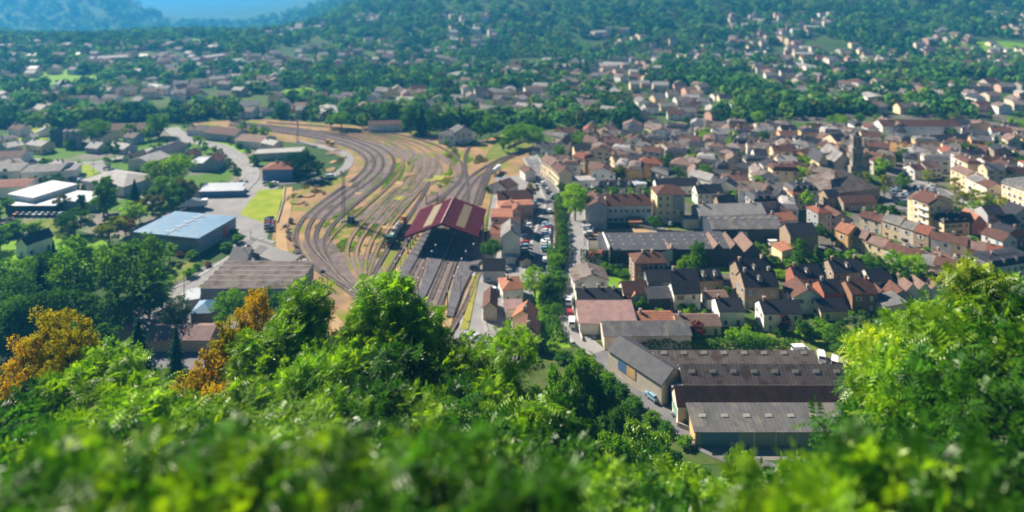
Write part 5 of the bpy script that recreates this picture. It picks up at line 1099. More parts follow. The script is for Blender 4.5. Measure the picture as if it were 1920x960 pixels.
for i, (px, py, a, b) in enumerate(FIELDS):   # open meadows on the far slopes
    vs = []; fs = []; N_ = 12
    y_ = py
    # find the ground point seen at this pixel
    D = 600
    while D < 6000:
        X = (px - 960) * D / F; z = terrain(X, D)
        if PX(Vector((X, D, z)))[1] <= py: break
        D *= 1.01
    rx = a * D / F; ry = rx * 1.1
    for j in range(N_ + 1):
        for q in range(24):
            t = q / 24 * 6.283; kx = j / N_ * (1 + .18 * math.sin(3 * t + i)); x = X + rx * kx * math.cos(t); yy = D + ry * kx * math.sin(t); vs.append((x, yy, terrain(x, yy) + .5))
    for j in range(N_):
        for q in range(24): fs.append((j * 24 + q, j * 24 + (q + 1) % 24, (j + 1) * 24 + (q + 1) % 24, (j + 1) * 24 + q))
    nm = 'paved_area' if i == 3 else 'field'; struct(put(nm, mesh_from(nm, vs, fs, g_asph2 if i == 3 else g_lawn2)))

# ---------------------------------------------------------------- hedges, ivy
def leafy(name, P, w, h, leaf, label, cat, nper=26, ls=.34, bumpy=.5):
    r = random.Random(int(P[0].x)); vs = []; fs = []; c = P[len(P) // 2]
    for a, b in zip(P, P[1:]):
        L_ = (b - a).length; d = (b - a).normalized(); s = Vector((d.y, -d.x, 0))
        for _ in range(int(L_ * nper * (w + h) / 4)):
            u = r.random() * L_; t = r.random() * math.pi; q = r.uniform(.75, 1.05)
            hh = h * (1 + bumpy * noise.noise((a + d * u) * .35)); p = a + d * u + s * math.cos(t) * w / 2 * q + Vector((0, 0, hh * math.sin(t) ** .6 * q))
            n = (s * math.cos(t) + Vector((0, 0, math.sin(t))) + rdir(r) * .7).normalized(); leaf_quad(vs, fs, p - c, n, ls * r.uniform(.6, 1.3), r)
    o = put(name, mesh_from(name, vs, fs, LF[leaf])); o.location = c; return tag(o, cat, label)
leafy('hedge', ribbon_pts([(1048, 372), (1052, 420), (1056, 460), (1054, 500)], 4), 4.8, 3.6, 'dark', 'tall dark hedge bank between the parking lane and the shaded road', 'hedge', 40)
leafy('hedge', ribbon_pts([(1042, 385), (1046, 430), (1046, 470)], 4), 2.6, 3.0, 'olive', 'browner hedge strip alongside the row of parked cars', 'hedge', 34)
leafy('hedge', ribbon_pts([(1036, 470), (1040, 505), (1030, 540), (1028, 590), (1044, 640)], 4), 5.5, 3.0, 'dark', 'sprawling green bank of shrubs above the bend of the shaded road', 'hedge', 30)
leafy('hedge', ribbon_pts([(1054, 520), (1044, 560), (1042, 600)], 4), 5, 3.0, 'dark', 'dark shrubs lining the inside of the road bend', 'hedge', 30)
leafy('hedge', ribbon_pts([(1000, 690), (990, 640), (1012, 600), (1022, 560)], 4), 5, 1.8, 'bright', 'bright undergrowth on the green bank below the big bright tree', 'hedge', 26)
leafy('hedge', ribbon_pts([(1136, 509), (1190, 511), (1250, 507)], 4), 1.8, 2.4, 'dark', 'dark garden hedge under the black-roofed hall', 'hedge', 30)
leafy('ivy', [Vector((26.5, 248.6, 0)), Vector((44, 249.2, 0))], 1.6, 6.6, 'conifer', 'thick dark ivy covering the front wall of the black-roofed hall', 'ivy', 40, .3, .1)
leafy('hedge', ribbon_pts([(104, 444), (122, 446), (136, 452)], 4), 2.2, 1.8, 'yellow', 'neatly clipped bright hedge beside the white farmhouse', 'hedge', 50, .25, .05)
leafy('hedge', ribbon_pts([(1205, 658), (1300, 652), (1420, 650), (1500, 654)], 4), 3, 2.6, 'dark', 'dark hedge line behind the long works warehouses', 'hedge', 26)
leafy('hedge', ribbon_pts([(430, 505), (405, 525), (372, 545)], 4), 1.6, 1.3, 'mid', 'low hedge along the curving road beside the sawtooth depot', 'hedge', 26)
leafy('hedge', ribbon_pts([(375, 355), (410, 352), (455, 351)], 4), 3, 3.2, 'dark', 'dark hedge behind the long low blue sheds', 'hedge', 26)
leafy('hedge', ribbon_pts([(1180, 420), (1195, 424), (1215, 424)], 4), 1.5, 1.4, 'mid', 'clipped hedge in front of the long white apartment wing', 'hedge', 30)

# ---------------------------------------------------------------- the near hillside
def ailanthus(seed, nt_, leafn, ls, spread=1.0, H_=10.0):
    """open crown of branch ends, each carrying a star of feathered leaves"""
    r = random.Random(seed); vs = []; fs = []; mb = MB(); tips = []
    mb.tube((0, 0, -16), (.2, .1, 3.0), .34, .22, 7); base = Vector((.2, .1, 3.0))
    main = []
    for i in range(7):
        a = i * .9 + r.uniform(-.3, .3); e = Vector((math.cos(a) * 1.7 * spread, math.sin(a) * 1.7 * spread, r.uniform(5.2, 7.0))); mb.tube(base + Vector((0, 0, r.uniform(-1, .6))), e, .15, .08, 5); main.append(e)
    while len(tips) < nt_:
        d = rdir(r)
        if d.z < -.55: continue
        k = r.uniform(.5, 1.0) if r.random() < .85 else r.uniform(.2, .6)
        p = Vector((d.x * 3.9 * spread * k, d.y * 3.9 * spread * k, 5.9 + max(-1, min(1, d.z * 1.5)) * (H_ - 7.0) * k)); p += Vector((noise.noise(p * .5), noise.noise(p * .5 + Vector((5, 0, 0))), 0)) * .9
        tips.append(p)
    for p in tips:
        e = min(main, key=lambda m: (m - p).length); mb.tube(e, p, .06, .025, 4)
        out = Vector((p.x, p.y, (p.z - 5.0) * .8)); out = out.normalized() if out.length > .1 else Vector((0, 0, 1))
        up = (out + Vector((0, 0, .8))).normalized()
        for q in range(leafn):
            ax = (up * r.uniform(.1, .9) + rdir(r) * .95).normalized(); L_ = ls * r.uniform(.7, 1.15); side = ax.cross(Vector((0, 0, 1))); side = side.normalized() if side.length > .1 else Vector((1, 0, 0)); nrm = side.cross(ax)
            np_ = 5
            for j in range(np_ + 1):
                f = (j + .6) / (np_ + .6); c = p + ax * L_ * f - Vector((0, 0, 1)) * L_ * .38 * f * f
                for s in ((-1, 1) if j < np_ else (0,)):
                    ld = (ax * .55 + side * s - Vector((0, 0, .28))).normalized() if s else ax; lw = ld.cross(nrm).normalized() * L_ * .055; ll = L_ * .42 * (1 - .35 * abs(f - .5)); o = len(vs)
                    vs += [c, c + ld * ll * .4 + lw, c + ld * ll - Vector((0, 0, ll * .15)), c + ld * ll * .4 - lw]; fs.append((o, o + 1, o + 2, o + 3))
    return mesh_from('crown', vs, fs, LF['fg']), mb.mesh('trunk', M_bark)
def smalleaf(seed, nclump, per, ls):
    r = random.Random(seed); vs = []; fs = []; mb = MB(); mb.tube((0, 0, -14), (0, 0, 6), .28, .14, 7)
    for i in range(nclump):
        d = rdir(r); k = r.uniform(.35, 1.0); c = Vector((d.x * 3.1 * k, d.y * 3.1 * k, 5.8 + d.z * 4.0 * k)); q = r.uniform(.45, .95)
        mb.tube((0, 0, max(1.5, c.z - 2.2)), c, .07, .03, 4)
        for _ in range(per):
            dd = rdir(r); p = c + dd * q * r.random() ** .4; leaf_quad(vs, fs, p, (dd + rdir(r)).normalized(), ls * r.uniform(.6, 1.3), r, .8)
    return mesh_from('crown', vs, fs, LF['fgorange']), mb.mesh('trunk', M_bark)
FGP = {'a': [ailanthus(11 + i, 84, 8, 1.42 + .12 * i, 1.0 + .06 * i) for i in range(4)], 's': [smalleaf(40 + i, 80, 80, .13) for i in range(2)], 'r': [crown(91, 'round', 11000, .17, 60)[:3]]}
vs, fs, cl = FGP['r'][0]; FGP['r'] = [(mesh_from('crown', vs, fs, LF['fg']), trunk(cl, 5, .26, 3))]
PROTO['fgt'] = FGP['a']
def FG(x, ytop, D, leaf='fg', kind='a', wid=1.0, hmin=7, i=0):
    X = (x - 960) * D / F; zt = HC - (ytop - YH) * D / F; g = terrain(X, D); h = zt - g
    if h < hmin: g = zt - hmin; h = hmin; g = min(g, terrain(X, D))
    rr = random.Random(int(x * 3 + ytop)); pr = FGP[kind][rr.randrange(len(FGP[kind]))]
    des = {'a': f"{LW[leaf]} feather-leaved hillside tree", 's': f"{LW[leaf]} small-leaved hillside tree", 'r': f"{LW[leaf]} rounded bushy hillside tree"}[kind]
    ww = min(max(h, 10), 13.5) * wid * (1.12 if kind == 'a' else 1)
    # for tall ones keep the crown high: crown starts at 55 % of the height
    t = tree('fgt', (X, D, g), h * 1.0, ww, leaf, 'trees on the near slope', None, des, pr)
    if kind in 'as':   # open trees keep a round head on a longer stem
        k = ww / 10; hc = min(h, ww * 1.15); t.scale = (k, k, hc / 10); ex = (h - hc) / (hc / 10)
        for c in t.children:
            if c.name.startswith('crown'): c.location.z = ex
            else: c.location.z = ex
    return t
for a in [
 (95, 566, 92, 'fggold', 's', 0.90), (50, 620, 92, 'fgorange', 's', 0.80), (140, 590, 88, 'fggold', 's', 0.80), (20, 690, 86, 'fgorange', 's', 0.90), (95, 680, 84, 'fggold', 's', 0.90),
 (478, 536, 98, 'fgorange', 's', 0.70), (435, 585, 95, 'fggold', 's', 0.80), (395, 650, 90, 'fgorange', 's', 0.90), (340, 700, 88, 'fggold', 's', 0.90), (420, 700, 84, 'fgorange', 's', 0.90),
 (200, 645, 80, 'fg', 'a', 0.64), (130, 690, 76, 'fg', 'a', 0.80), (240, 700, 74, 'fg', 'a', 0.80), (60, 740, 72, 'fgdark', 'a', 0.90), (180, 745, 66, 'fg', 'a', 0.90), (300, 755, 66, 'fg', 'a', 0.90),
 (580, 528, 92, 'fg', 'a', 0.58), (560, 570, 91, 'fg', 'a', 0.5), (545, 590, 88, 'fg', 'a', 0.56), (600, 628, 86, 'fg', 'a', 0.56), (490, 625, 86, 'fg', 'a', 0.64), (725, 508, 90, 'fg', 'a', 0.60), (690, 566, 89, 'fg', 'a', 0.5), (748, 578, 87, 'fg', 'a', 0.6), (665, 622, 86, 'fg', 'a', 0.6), (712, 628, 86, 'fgdark', 'a', 0.7), (782, 562, 88, 'fg', 'a', 0.56),  (750, 630, 82, 'fgdark', 'a', 0.64), (660, 650, 82, 'fg', 'a', 0.64), (580, 660, 80, 'fg', 'a', 0.64), (520, 700, 78, 'fg', 'a', 0.64), (830, 640, 84, 'fg', 'a', 0.64), (895, 635, 84, 'fg', 'a', 0.56), (960, 612, 82, 'fg', 'a', 0.48), (930, 680, 80, 'fg', 'a', 0.64), (860, 700, 78, 'fgdark', 'a', 0.64), (780, 710, 76, 'fg', 'a', 0.90), (700, 720, 74, 'fgdark', 'a', 0.90), (620, 740, 72, 'fg', 'a', 0.90), (450, 740, 72, 'fg', 'a', 0.90), (540, 770, 66, 'fg', 'a', 0.90), (380, 770, 68, 'fg', 'a', 0.80),
 (1000, 735, 78, 'fg', 'a', 0.64), (1040, 745, 74, 'fgdark', 'a', 0.70), (960, 760, 70, 'fg', 'a', 0.90), (880, 780, 66, 'fgdark', 'a', 0.90), (790, 790, 62, 'fg', 'a', 0.90), (700, 800, 60, 'fgdark', 'a', 0.90),
 (1085, 640, 132, 'mid', 'r', 1.00), (1125, 690, 128, 'dark', 'r', 0.90), (1050, 665, 130, 'mid', 'r', 0.80), (1150, 745, 122, 'dark', 'r', 0.80), (1205, 768, 112, 'fg', 'r', 0.95), (1150, 810, 104, 'mid', 'r', 0.80), (1240, 830, 104, 'fgdark', 'r', 0.80), (1100, 780, 112, 'dark', 'r', 0.90),
 (1130, 880, 70, 'fgdark', 'a', 0.80), (1200, 890, 66, 'fg', 'a', 0.90), (1290, 862, 84, 'fg', 'r', 0.70), (1350, 880, 72, 'fg', 'r', 0.90), (1420, 845, 80, 'fg', 'r', 0.80), (1490, 862, 76, 'fg', 'r', 0.80), (1380, 825, 118, 'mid', 'r', 0.40), (1575, 856, 70, 'fg', 'a', 0.90), (1450, 900, 56, 'fgdark', 'a', 0.90), (1330, 905, 54, 'fg', 'a', 0.90), (1240, 925, 50, 'fgdark', 'a', 0.90),
 (1658, 612, 78, 'fgyellow', 'a', 0.58), (1708, 592, 80, 'fg', 'a', 0.54), (1756, 574, 80, 'fg', 'a', 0.75), (1830, 482, 76, 'fgyellow', 'a', 0.62), (1880, 508, 74, 'fgdark', 'a', 0.80), (1930, 520, 74, 'fg', 'a', 0.80), (1790, 560, 74, 'fg', 'a', 0.80), (1850, 570, 70, 'fg', 'a', 0.90), (1910, 600, 66, 'fgdark', 'a', 0.90), (1640, 694, 74, 'fgdark', 'a', 0.58), (1680, 680, 72, 'fg', 'a', 0.65), (1750, 670, 68, 'fg', 'a', 0.90), (1820, 680, 64, 'fgdark', 'a', 0.90), (1900, 700, 60, 'fgdark', 'a', 0.90), (1640, 770, 66, 'fgdark', 'a', 0.90), (1720, 780, 62, 'fg', 'a', 0.90), (1800, 790, 58, 'fgdark', 'a', 0.90), (1890, 800, 54, 'fgdark', 'a', 0.90), (1620, 840, 60, 'fgdark', 'a', 0.80), (1670, 860, 54, 'fgdark', 'a', 0.90),
 (0, 790, 60, 'fgdark', 'a', 0.90), (90, 800, 58, 'fg', 'a', 0.90), (190, 810, 56, 'fgdark', 'a', 0.90), (290, 820, 54, 'fg', 'a', 0.90), (390, 820, 54, 'fgdark', 'a', 0.90), (490, 830, 52, 'fg', 'a', 0.90), (590, 840, 50, 'fg', 'a', 0.90), (690, 860, 48, 'fgdark', 'a', 0.90), (790, 860, 48, 'fg', 'a', 0.90), (890, 860, 48, 'fg', 'a', 0.90), (990, 850, 50, 'fgdark', 'a', 0.90), (1060, 840, 56, 'fgdark', 'a', 0.80), (1080, 900, 46, 'fg', 'a', 0.90),
 (40, 880, 29, 'fgdark', 'a', 0.90), (150, 885, 28, 'fg', 'a', 0.90), (260, 890, 27, 'fgdark', 'a', 0.90), (370, 890, 27, 'fg', 'a', 0.90), (480, 900, 27, 'fg', 'a', 0.90), (600, 910, 26, 'fgdark', 'a', 0.90), (720, 915, 26, 'fg', 'a', 0.90), (850, 915, 26, 'fgdark', 'a', 0.90), (960, 920, 26, 'fgdark', 'a', 0.90), (1780, 880, 31, 'fgdark', 'a', 0.90), (1870, 890, 30, 'fgdark', 'a', 0.90), (1560, 930, 30, 'fg', 'a', 0.90), (1680, 930, 29, 'fg', 'a', 0.90),
 (1060, 700, 138, 'dark', 'r', .9), (1105, 735, 130, 'dark', 'r', .9), (1165, 770, 124, 'fgdark', 'r', .8), (1215, 812, 118, 'dark', 'r', .8), (1262, 838, 114, 'fgdark', 'r', .6),
]:
    FG(*a)

# ---------------------------------------------------------------- vehicles
CARP = {'white': (.75, .76, .78), 'silver': (.42, .44, .46), 'black': (.015, .015, .02), 'dark blue': (.02, .04, .12), 'red': (.35, .02, .015), 'light blue': (.20, .35, .50), 'grey': (.14, .15, .16)}
CM = {}
for k, c in CARP.items():
    m = bpy.data.materials.new('car_paint_' + k.replace(' ', '_')); n = nt(m); b = n.nodes.new('ShaderNodeBsdfPrincipled'); o = n.nodes.new('ShaderNodeOutputMaterial'); n.links.new(b.outputs[0], o.inputs[0])
    b.inputs['Base Color'].default_value = (*c, 1); b.inputs['Roughness'].default_value = .3; b.inputs['Coat Weight'].default_value = .5; CM[k] = m
def car_meshes(van=False):
    L_, W_, Hh = (5.4, 1.95, 2.2) if van else (4.2, 1.75, 1.45)
    side = [(-L_ / 2, .35), (L_ / 2, .35), (L_ / 2, .75), (L_ / 2 - .15, .95), (L_ / 2 - .95, 1.0), (-L_ / 2 + .1, 1.0), (-L_ / 2, .8)] if not van else [(-L_ / 2, .35), (L_ / 2, .35), (L_ / 2, .8), (L_ / 2 - .3, 1.1), (L_ / 2 - .7, 1.25), (-L_ / 2, 1.25)]
    b = MB(); n = len(side)
    vs = []
    for y, k in ((-W_ / 2, 1), (-W_ / 2 + .1, 2), (W_ / 2 - .1, 2), (W_ / 2, 1)): vs += [(x * (.985 if k == 1 else 1), y, z + (.02 if k == 2 and z > .9 else 0)) for x, z in side]
    fs = [tuple(range(n)), tuple(reversed(range(3 * n, 4 * n)))]
    for j in range(3): fs += [(j * n + i, (j + 1) * n + i, (j + 1) * n + (i + 1) % n, j * n + (i + 1) % n) for i in range(n)]
    b.add(vs, fs)
    x0, x1 = (-L_ / 2, L_ / 2 - 1.6) if van else (-L_ / 2 + .55, L_ / 2 - 1.65)
    zb = 1.22 if van else .98
    b.add([(x0, -W_ / 2 + .18, Hh - .05), (x1, -W_ / 2 + .18, Hh - .05), (x1, W_ / 2 - .18, Hh - .05), (x0, W_ / 2 - .18, Hh - .05), (x0 + .1, -W_ / 2 + .28, Hh), (x1 - .1, -W_ / 2 + .28, Hh), (x1 - .1, W_ / 2 - .28, Hh), (x0 + .1, W_ / 2 - .28, Hh)], [(0, 1, 2, 3), (7, 6, 5, 4), (0, 4, 5, 1), (1, 5, 6, 2), (2, 6, 7, 3), (3, 7, 4, 0)])
    if van: b.box(((x0 + x1) / 2 - .2, 0, (zb + Hh) / 2), (x1 - x0 - .5, W_ - .16, Hh - zb))
    g = MB(); g.add([(x0 - (.0 if van else .4), -W_ / 2 + .06, zb), (x1 + .75, -W_ / 2 + .06, zb), (x1 + .75, W_ / 2 - .06, zb), (x0 - (.0 if van else .4), W_ / 2 - .06, zb), (x0 + .02, -W_ / 2 + .2, Hh - .06), (x1 - .02, -W_ / 2 + .2, Hh - .06), (x1 - .02, W_ / 2 - .2, Hh - .06), (x0 + .02, W_ / 2 - .2, Hh - .06)], [(0, 1, 5, 4), (1, 2, 6, 5), (2, 3, 7, 6), (3, 0, 4, 7)])
    w = MB(); w.tube((0, -.1, 0), (0, .1, 0), .32, n=12)
    return b, g.mesh('windows', M_glass), w.mesh('wheel', M_rubber), L_, W_
BC = {v: car_meshes(v) for v in (False, True)}; BM_ = {}
def car(x, y, ang, col='white', van=False, label=None, group=None, desc=None):
    p = G(x, y) if not isinstance(x, Vector) else x; b, g, w, L_, W_ = BC[van]
    if (col, van) not in BM_: BM_[(col, van)] = b.mesh('body', CM[col])
    nm = 'van' if van else 'parked_car'; t = thing(nm, (p.x, p.y, LAY[0] * .006 + .02), R(ang), 'van' if van else 'car', label, group, desc or f"parked {col} {'van' if van else 'car'}")
    put('body', BM_[(col, van)], t); put('windows', g, t)
    for sx_ in (-1, 1):
        for sy in (-1, 1): o = put('wheel', w, t); o.location = (sx_ * L_ * .31, sy * (W_ / 2 - .1), .32)
    hl = HL[van]
    for sy in (-1, 1): o = put('headlight', hl, t); o.location = (L_ / 2 - .02, sy * W_ * .36, .72)
    return t
m = MB(); m.box((0, 0, 0), (.1, .35, .16)); HL = {False: m.mesh('headlight', M_white), True: m.mesh('headlight', M_white)}
r = random.Random(21); cols = ['white', 'silver', 'black', 'dark blue', 'silver', 'white', 'grey', 'light blue', 'red', 'black']
def car_row(x0, y0, x1, y1, n, ang, grp, skip=()):
    a, b = G(x0, y0), G(x1, y1)
    for i in range(n):
        if i in skip: continue
        p = a.lerp(b, i / max(1, n - 1)); car(p, 0, ang + r.uniform(-3, 3) + (180 if r.random() < .5 else 0), r.choice(cols), group=grp)
car_row(1025, 424, 1023, 471, 11, 4, 'cars in the station parking row')
car_row(990, 421, 983, 466, 9, 8, 'cars on the station side of the parking lane', (6,))
car_row(1002, 384, 1000, 402, 4, 60, 'cars near the station buildings')
car_row(1103, 430, 1104, 447, 4, 3, 'cars beside the shaded road')
car_row(505, 414, 504, 433, 5, 6, 'cars at the edge of the grey lot')
car_row(33, 405, 115, 405, 8, 80, 'cars outside the supermarket')
car_row(118, 336, 152, 340, 5, 70, 'cars beside the blue-grey works')
car_row(1010, 335, 1034, 372, 7, 62, 'cars along the avenue')
for i, yy in enumerate((352, 358, 364, 370, 376, 383)):
    car_row(1664 + i * 3, yy, 1742 + i * 5, yy + 2, 7, 55, 'cars in the market car park', ((i * 2) % 7,))
car_row(880, 635, 925, 652, 5, 40, 'cars at the foot of the station road')
car_row(200, 318, 232, 330, 4, 30, 'cars beside the twin grey sheds')
for a in [(1031, 399, 75, 'white', False, 'white car driving down the parking lane'), (1067, 570, 80, 'white', True, 'white van parked on the near road below the bend'), (1072, 611, 85, 'white', True, 'white van parked on the near road beside the workshop'), (1069, 592, 85, 'red', False, 'dark red car parked on the near road'),
 (1022, 492, 85, 'white', False, 'white car alone at the lower end of the parking lane'), (890, 507, 5, 'black', False, 'black car standing at the platform end'), (928, 549, 10, 'white', False, 'white car in front of the orange-roofed house'), (936, 553, 10, 'black', False, 'black car in front of the orange-roofed house, nearer one'),
 (1350, 434, 10, 'silver', False, 'silver car on the grass beside the pale warehouse'), (1253, 423, 110, 'white', False, 'white car at the foot of the tall cream block'), (1650, 612, 15, 'light blue', False, 'light blue car beside the near right tree'), (1167, 505, 15, 'silver', False, 'silver car half hidden by the garden hedge'),
 (989, 486, 4, 'dark blue', True, 'dark blue van parked beside the little brown hut'), (1103, 433, 3, 'white', True, 'white van first in the short row by the shaded road'), (1502, 664, 4, 'white', True, 'long white van behind the works, leftmost'), (1540, 676, 70, 'white', True, 'white van behind the works, middle one'), (1566, 686, 60, 'white', True, 'white van behind the works, rightmost'), (1452, 462, 10, 'white', True, 'white van in front of the grey warehouse'),
 (1222, 750, 120, 'light blue', False, 'blue car against the side of the black-roofed warehouse'), (1275, 790, 130, 'grey', False, 'grey car on the verge by the road bend'), (905, 272, 60, 'silver', True, 'silver van by the far junction of the tracks'), (620, 335, 20, 'white', True, 'white van at the edge of the curving access road'), (1700, 455, 10, 'black', False, 'black car in the street between the terraces'), (1604, 465, 25, 'white', False, 'white car in the street between the terraces'),
 (1865, 478, 10, 'white', False, 'white car in the small yard near the right edge'), (585, 330, 30, 'silver', False, 'silver car beside the dark clump of trees'), (500, 347, 10, 'grey', False, 'grey car in front of the blue-walled office'), (515, 347, 10, 'white', False, 'white car in front of the blue-walled office')]:
    car(*a)
# lorries, trailer, wagons
def boxy(name, x, y, ang, parts, cat, label, loc=None):
    p = G(x, y); t = thing(name, (p.x, p.y, LAY[0] * .006 + .02), R(ang), cat, label)
    for nm, mat, fn in parts:
        m = MB(); fn(m); m.obj(nm, mat, t)
    return t
def wheels(t, xs, w, rad=.48, gauge=None):
    m = MB(); m.tube((0, -.14, 0), (0, .14, 0), rad, n=12); me = m.mesh('wheel', M_rubber)
    for x in xs:
        for s in (-1, 1): o = put('wheel', me, t); o.location = (x, s * w, rad)
t = boxy('lorry_trailer', 362, 392, 12, [('body', M_white, lambda m: m.box((0, 0, 2.5), (13, 2.6, 2.9))), ('chassis', M_steel, lambda m: m.box((0, 0, .9), (12.4, 1.2, .3)))], 'trailer', 'long white lorry trailer parked behind the blue-roofed warehouse'); wheels(t, (-5, -3.7, -2.4, 4.5), 1.1)
t = boxy('tank_lorry', 930, 326, 72, [('tank', M_white, lambda m: m.tube((-4, 0, 2.2), (4, 0, 2.2), 1.25, n=14)), ('cab', M_white, lambda m: m.box((5.6, 0, 1.8), (2, 2.4, 2.6), top=.88)), ('chassis', M_steel, lambda m: m.box((0, 0, .85), (10.5, 1.2, .3)))], 'lorry', 'white tank lorry standing behind the brown-roofed station shed'); wheels(t, (-3.6, -2.4, 5.2), 1.05)
t = boxy('yellow_skip', 232, 606, 20, [('body', mk('yellow_paint', (.55, .36, .02)), lambda m: (m.box((0, 0, 1.3), (5.6, 2.2, 2.0), top=1.08), m.box((3.4, 0, 1.1), (1.3, 2.0, 1.6)))), ('base', M_steel, lambda m: m.box((0, 0, .3), (5.2, 1.8, .3)))], 'skip', 'yellow skip lorry in deep shade under the left trees'); wheels(t, (-2, 3.2), 1.0)
TRK = [G(757, 421), G(728, 466)]; d = TRK[1] - TRK[0]; ta = math.degrees(math.atan2(d.y, d.x)); L0 = d.length
def on(f): p = TRK[0].lerp(TRK[1], f); return PX(p)
gp = mk('loco_green', (.02, .10, .085), (.03, .12, .10), 1, .45, .5)
x, y = on(.84)
t = boxy('locomotive', x, y, ta, [('body', gp, lambda m: (m.box((-1.0, 0, 2.3), (5.4, 2.0, 1.7)), m.box((2.9, 0, 1.9), (2.0, 2.0, 1.0)))), ('cab', gp, lambda m: (m.box((1.9, 0, 2.6), (1.9, 2.7, 2.4)), m.box((1.9, 0, 3.95), (2.3, 2.9, .16)))), ('roof_panel', M_pale, lambda m: m.box((-1.2, 0, 3.2), (3.2, 1.3, .14))), ('window', M_glass, lambda m: m.box((2.0, 0, 3.2), (1.95, 2.4, .7))), ('frame', M_steel, lambda m: m.box((0, 0, 1.25), (8.6, 2.7, .4))), ('buffer_beam', mk('signal_red', (.45, .03, .02)), lambda m: (m.box((4.35, 0, 1.2), (.15, 2.6, .5)), m.box((-4.35, 0, 1.2), (.15, 2.6, .5))))], 'locomotive', 'dark green shunting locomotive at the near end of the short train'); wheels(t, (-2.8, -1.0, 2.8), .75, .5)
x, y = on(.46)
t = boxy('tank_wagon', x, y, ta, [('tank', M_conc, lambda m: (m.tube((-4.2, 0, 2.6), (4.2, 0, 2.6), 1.35, n=16), m.tube((0, 0, 3.8), (0, 0, 4.3), .5, n=10))), ('frame', M_steel, lambda m: m.box((0, 0, 1.15), (9.4, 2.5, .35))), ('walkway', M_steel, lambda m: m.box((0, 0, 4.0), (7, .5, .08)))], 'wagon', 'white tank wagon between the green locomotive and orange wagon'); wheels(t, (-3.4, -2.2, 2.2, 3.4), .75, .45)
x, y = on(.10)
og = mk('wagon_orange', (.42, .20, .06), (.30, .15, .06), 1, .7)
t = boxy('crane_wagon', x, y, ta, [('deck', M_steel, lambda m: m.box((0, 0, 1.2), (8.6, 2.6, .4))), ('cab', og, lambda m: (m.box((-2.6, 0, 2.4), (2.2, 2.5, 2.0)), m.box((1.8, 0, 1.9), (3.4, 2.3, .9)))), ('jib', og, lambda m: (m.tube((-2.2, 0, 2.6), (3.6, 0, 4.0), .28, n=4), m.tube((3.6, 0, 4.0), (4.6, 0, 2.2), .15, n=4)))], 'wagon', 'orange crane wagon at the far end of the short train'); wheels(t, (-3, 3), .75, .45)
x, y = 838, 283
t = boxy('track_machine', 619, 274, 150, [('body', mk('machine_yellow', (.50, .32, .05)), lambda m: (m.box((0, 0, 1.9), (6, 2.2, 1.8)), m.box((2, 0, 3.1), (2, 2.2, 1.0)))), ('base', M_steel, lambda m: m.box((0, 0, .8), (7, 2, .5)))], 'machine', 'small yellow track machine at the inner edge of the far yard'); wheels(t, (-2.5, 2.5), .8, .4)

# ---------------------------------------------------------------- masts, lamps, gantries, hut, piles
def lattice(mb, w0, w1, h, seg):
    for s, q in ((-1, -1), (1, -1), (1, 1), (-1, 1)): mb.tube((s * w0, q * w0, 0), (s * w1, q * w1, h), .11, .09, 4)
    for i in range(seg):
        a, b = i / seg, (i + 1) / seg; wa, wb = lerp(w0, w1, a), lerp(w0, w1, b); c = [(-1, -1), (1, -1), (1, 1), (-1, 1)]
        for k in range(4):
            (p, q), (s, t_) = c[k], c[(k + 1) % 4]
            mb.tube((p * wa, q * wa, h * a), (s * wb, t_ * wb, h * b), .06, n=3); mb.tube((s * wa, t_ * wa, h * a), (p * wb, q * wb, h * b), .06, n=3)
for x, y, hpx, lab in ((644, 415, 97, 'tall rusty lattice lighting mast standing in the middle of the yard'), (558, 267, 44, 'far lattice lighting mast beside the curving access road')):
    p = G(x, y); h = hpx * p.y / F; t = thing('lighting_mast', (p.x, p.y, 0), .3, 'mast', lab, 'lattice lighting masts'); m = MB(); lattice(m, .75, .5, h - 1.5, 16); m.obj('lattice', M_steel, t)
    m = MB(); m.box((0, 0, h - 1.4), (2.8, 2.8, .15)); 
    for s in (-1, 1): m.tube((s * 1.4, -1.4, h - 1.4), (s * 1.4, -1.4, h - .4), .05, n=4); m.tube((s * 1.4, 1.4, h - 1.4), (s * 1.4, 1.4, h - .4), .05, n=4); m.tube((s * 1.4, -1.4, h - .4), (s * 1.4, 1.4, h - .4), .05, n=4)
    m.obj('platform_deck', M_steel, t)
    for k in range(6):
        m = MB(); m.box((math.cos(k * 1.05) * 1.5, math.sin(k * 1.05) * 1.5, h - .7), (.5, .5, .6)); m.obj('floodlight', M_conc, t)
    m = MB(); m.box((0, 0, .3), (2.4, 2.4, .6)); m.obj('footing', M_conc, t)
lm_ = MB(); lm_.tube((0, 0, 0), (0, 0, 5.2), .09, .06, 6); pm = lm_.mesh('pole', M_steel)
m = MB(); m.tube((0, 0, 5.15), (0, 0, 5.35), .2, .38, 10); m.tube((0, 0, 5.35), (0, 0, 5.6), .38, .15, 10); hm = m.mesh('lamp_head', M_white)
for i, (x, y) in enumerate([(760, 492), (751, 507), (741, 519), (817, 486), (810, 498), (802, 513), (793, 532), (784, 551), (888, 484), (874, 498), (866, 513), (859, 530), (852, 547), (840, 578), (828, 620), (804, 640)]):
    p = G(x, y); t = thing('platform_lamp', (p.x, p.y, .3), 0, 'lamp', None, 'white-headed platform lamps', 'slim platform lamp with round white head'); put('pole', pm, t); put('lamp_head', hm, t)
lm_ = MB(); lm_.tube((0, 0, 0), (0, 0, 8), .13, .09, 6); up = lm_.mesh('pole', M_wood); m = MB(); m.box((0, 0, 7.6), (1.6, .12, .12)); ua = m.mesh('cross_arm', M_wood)
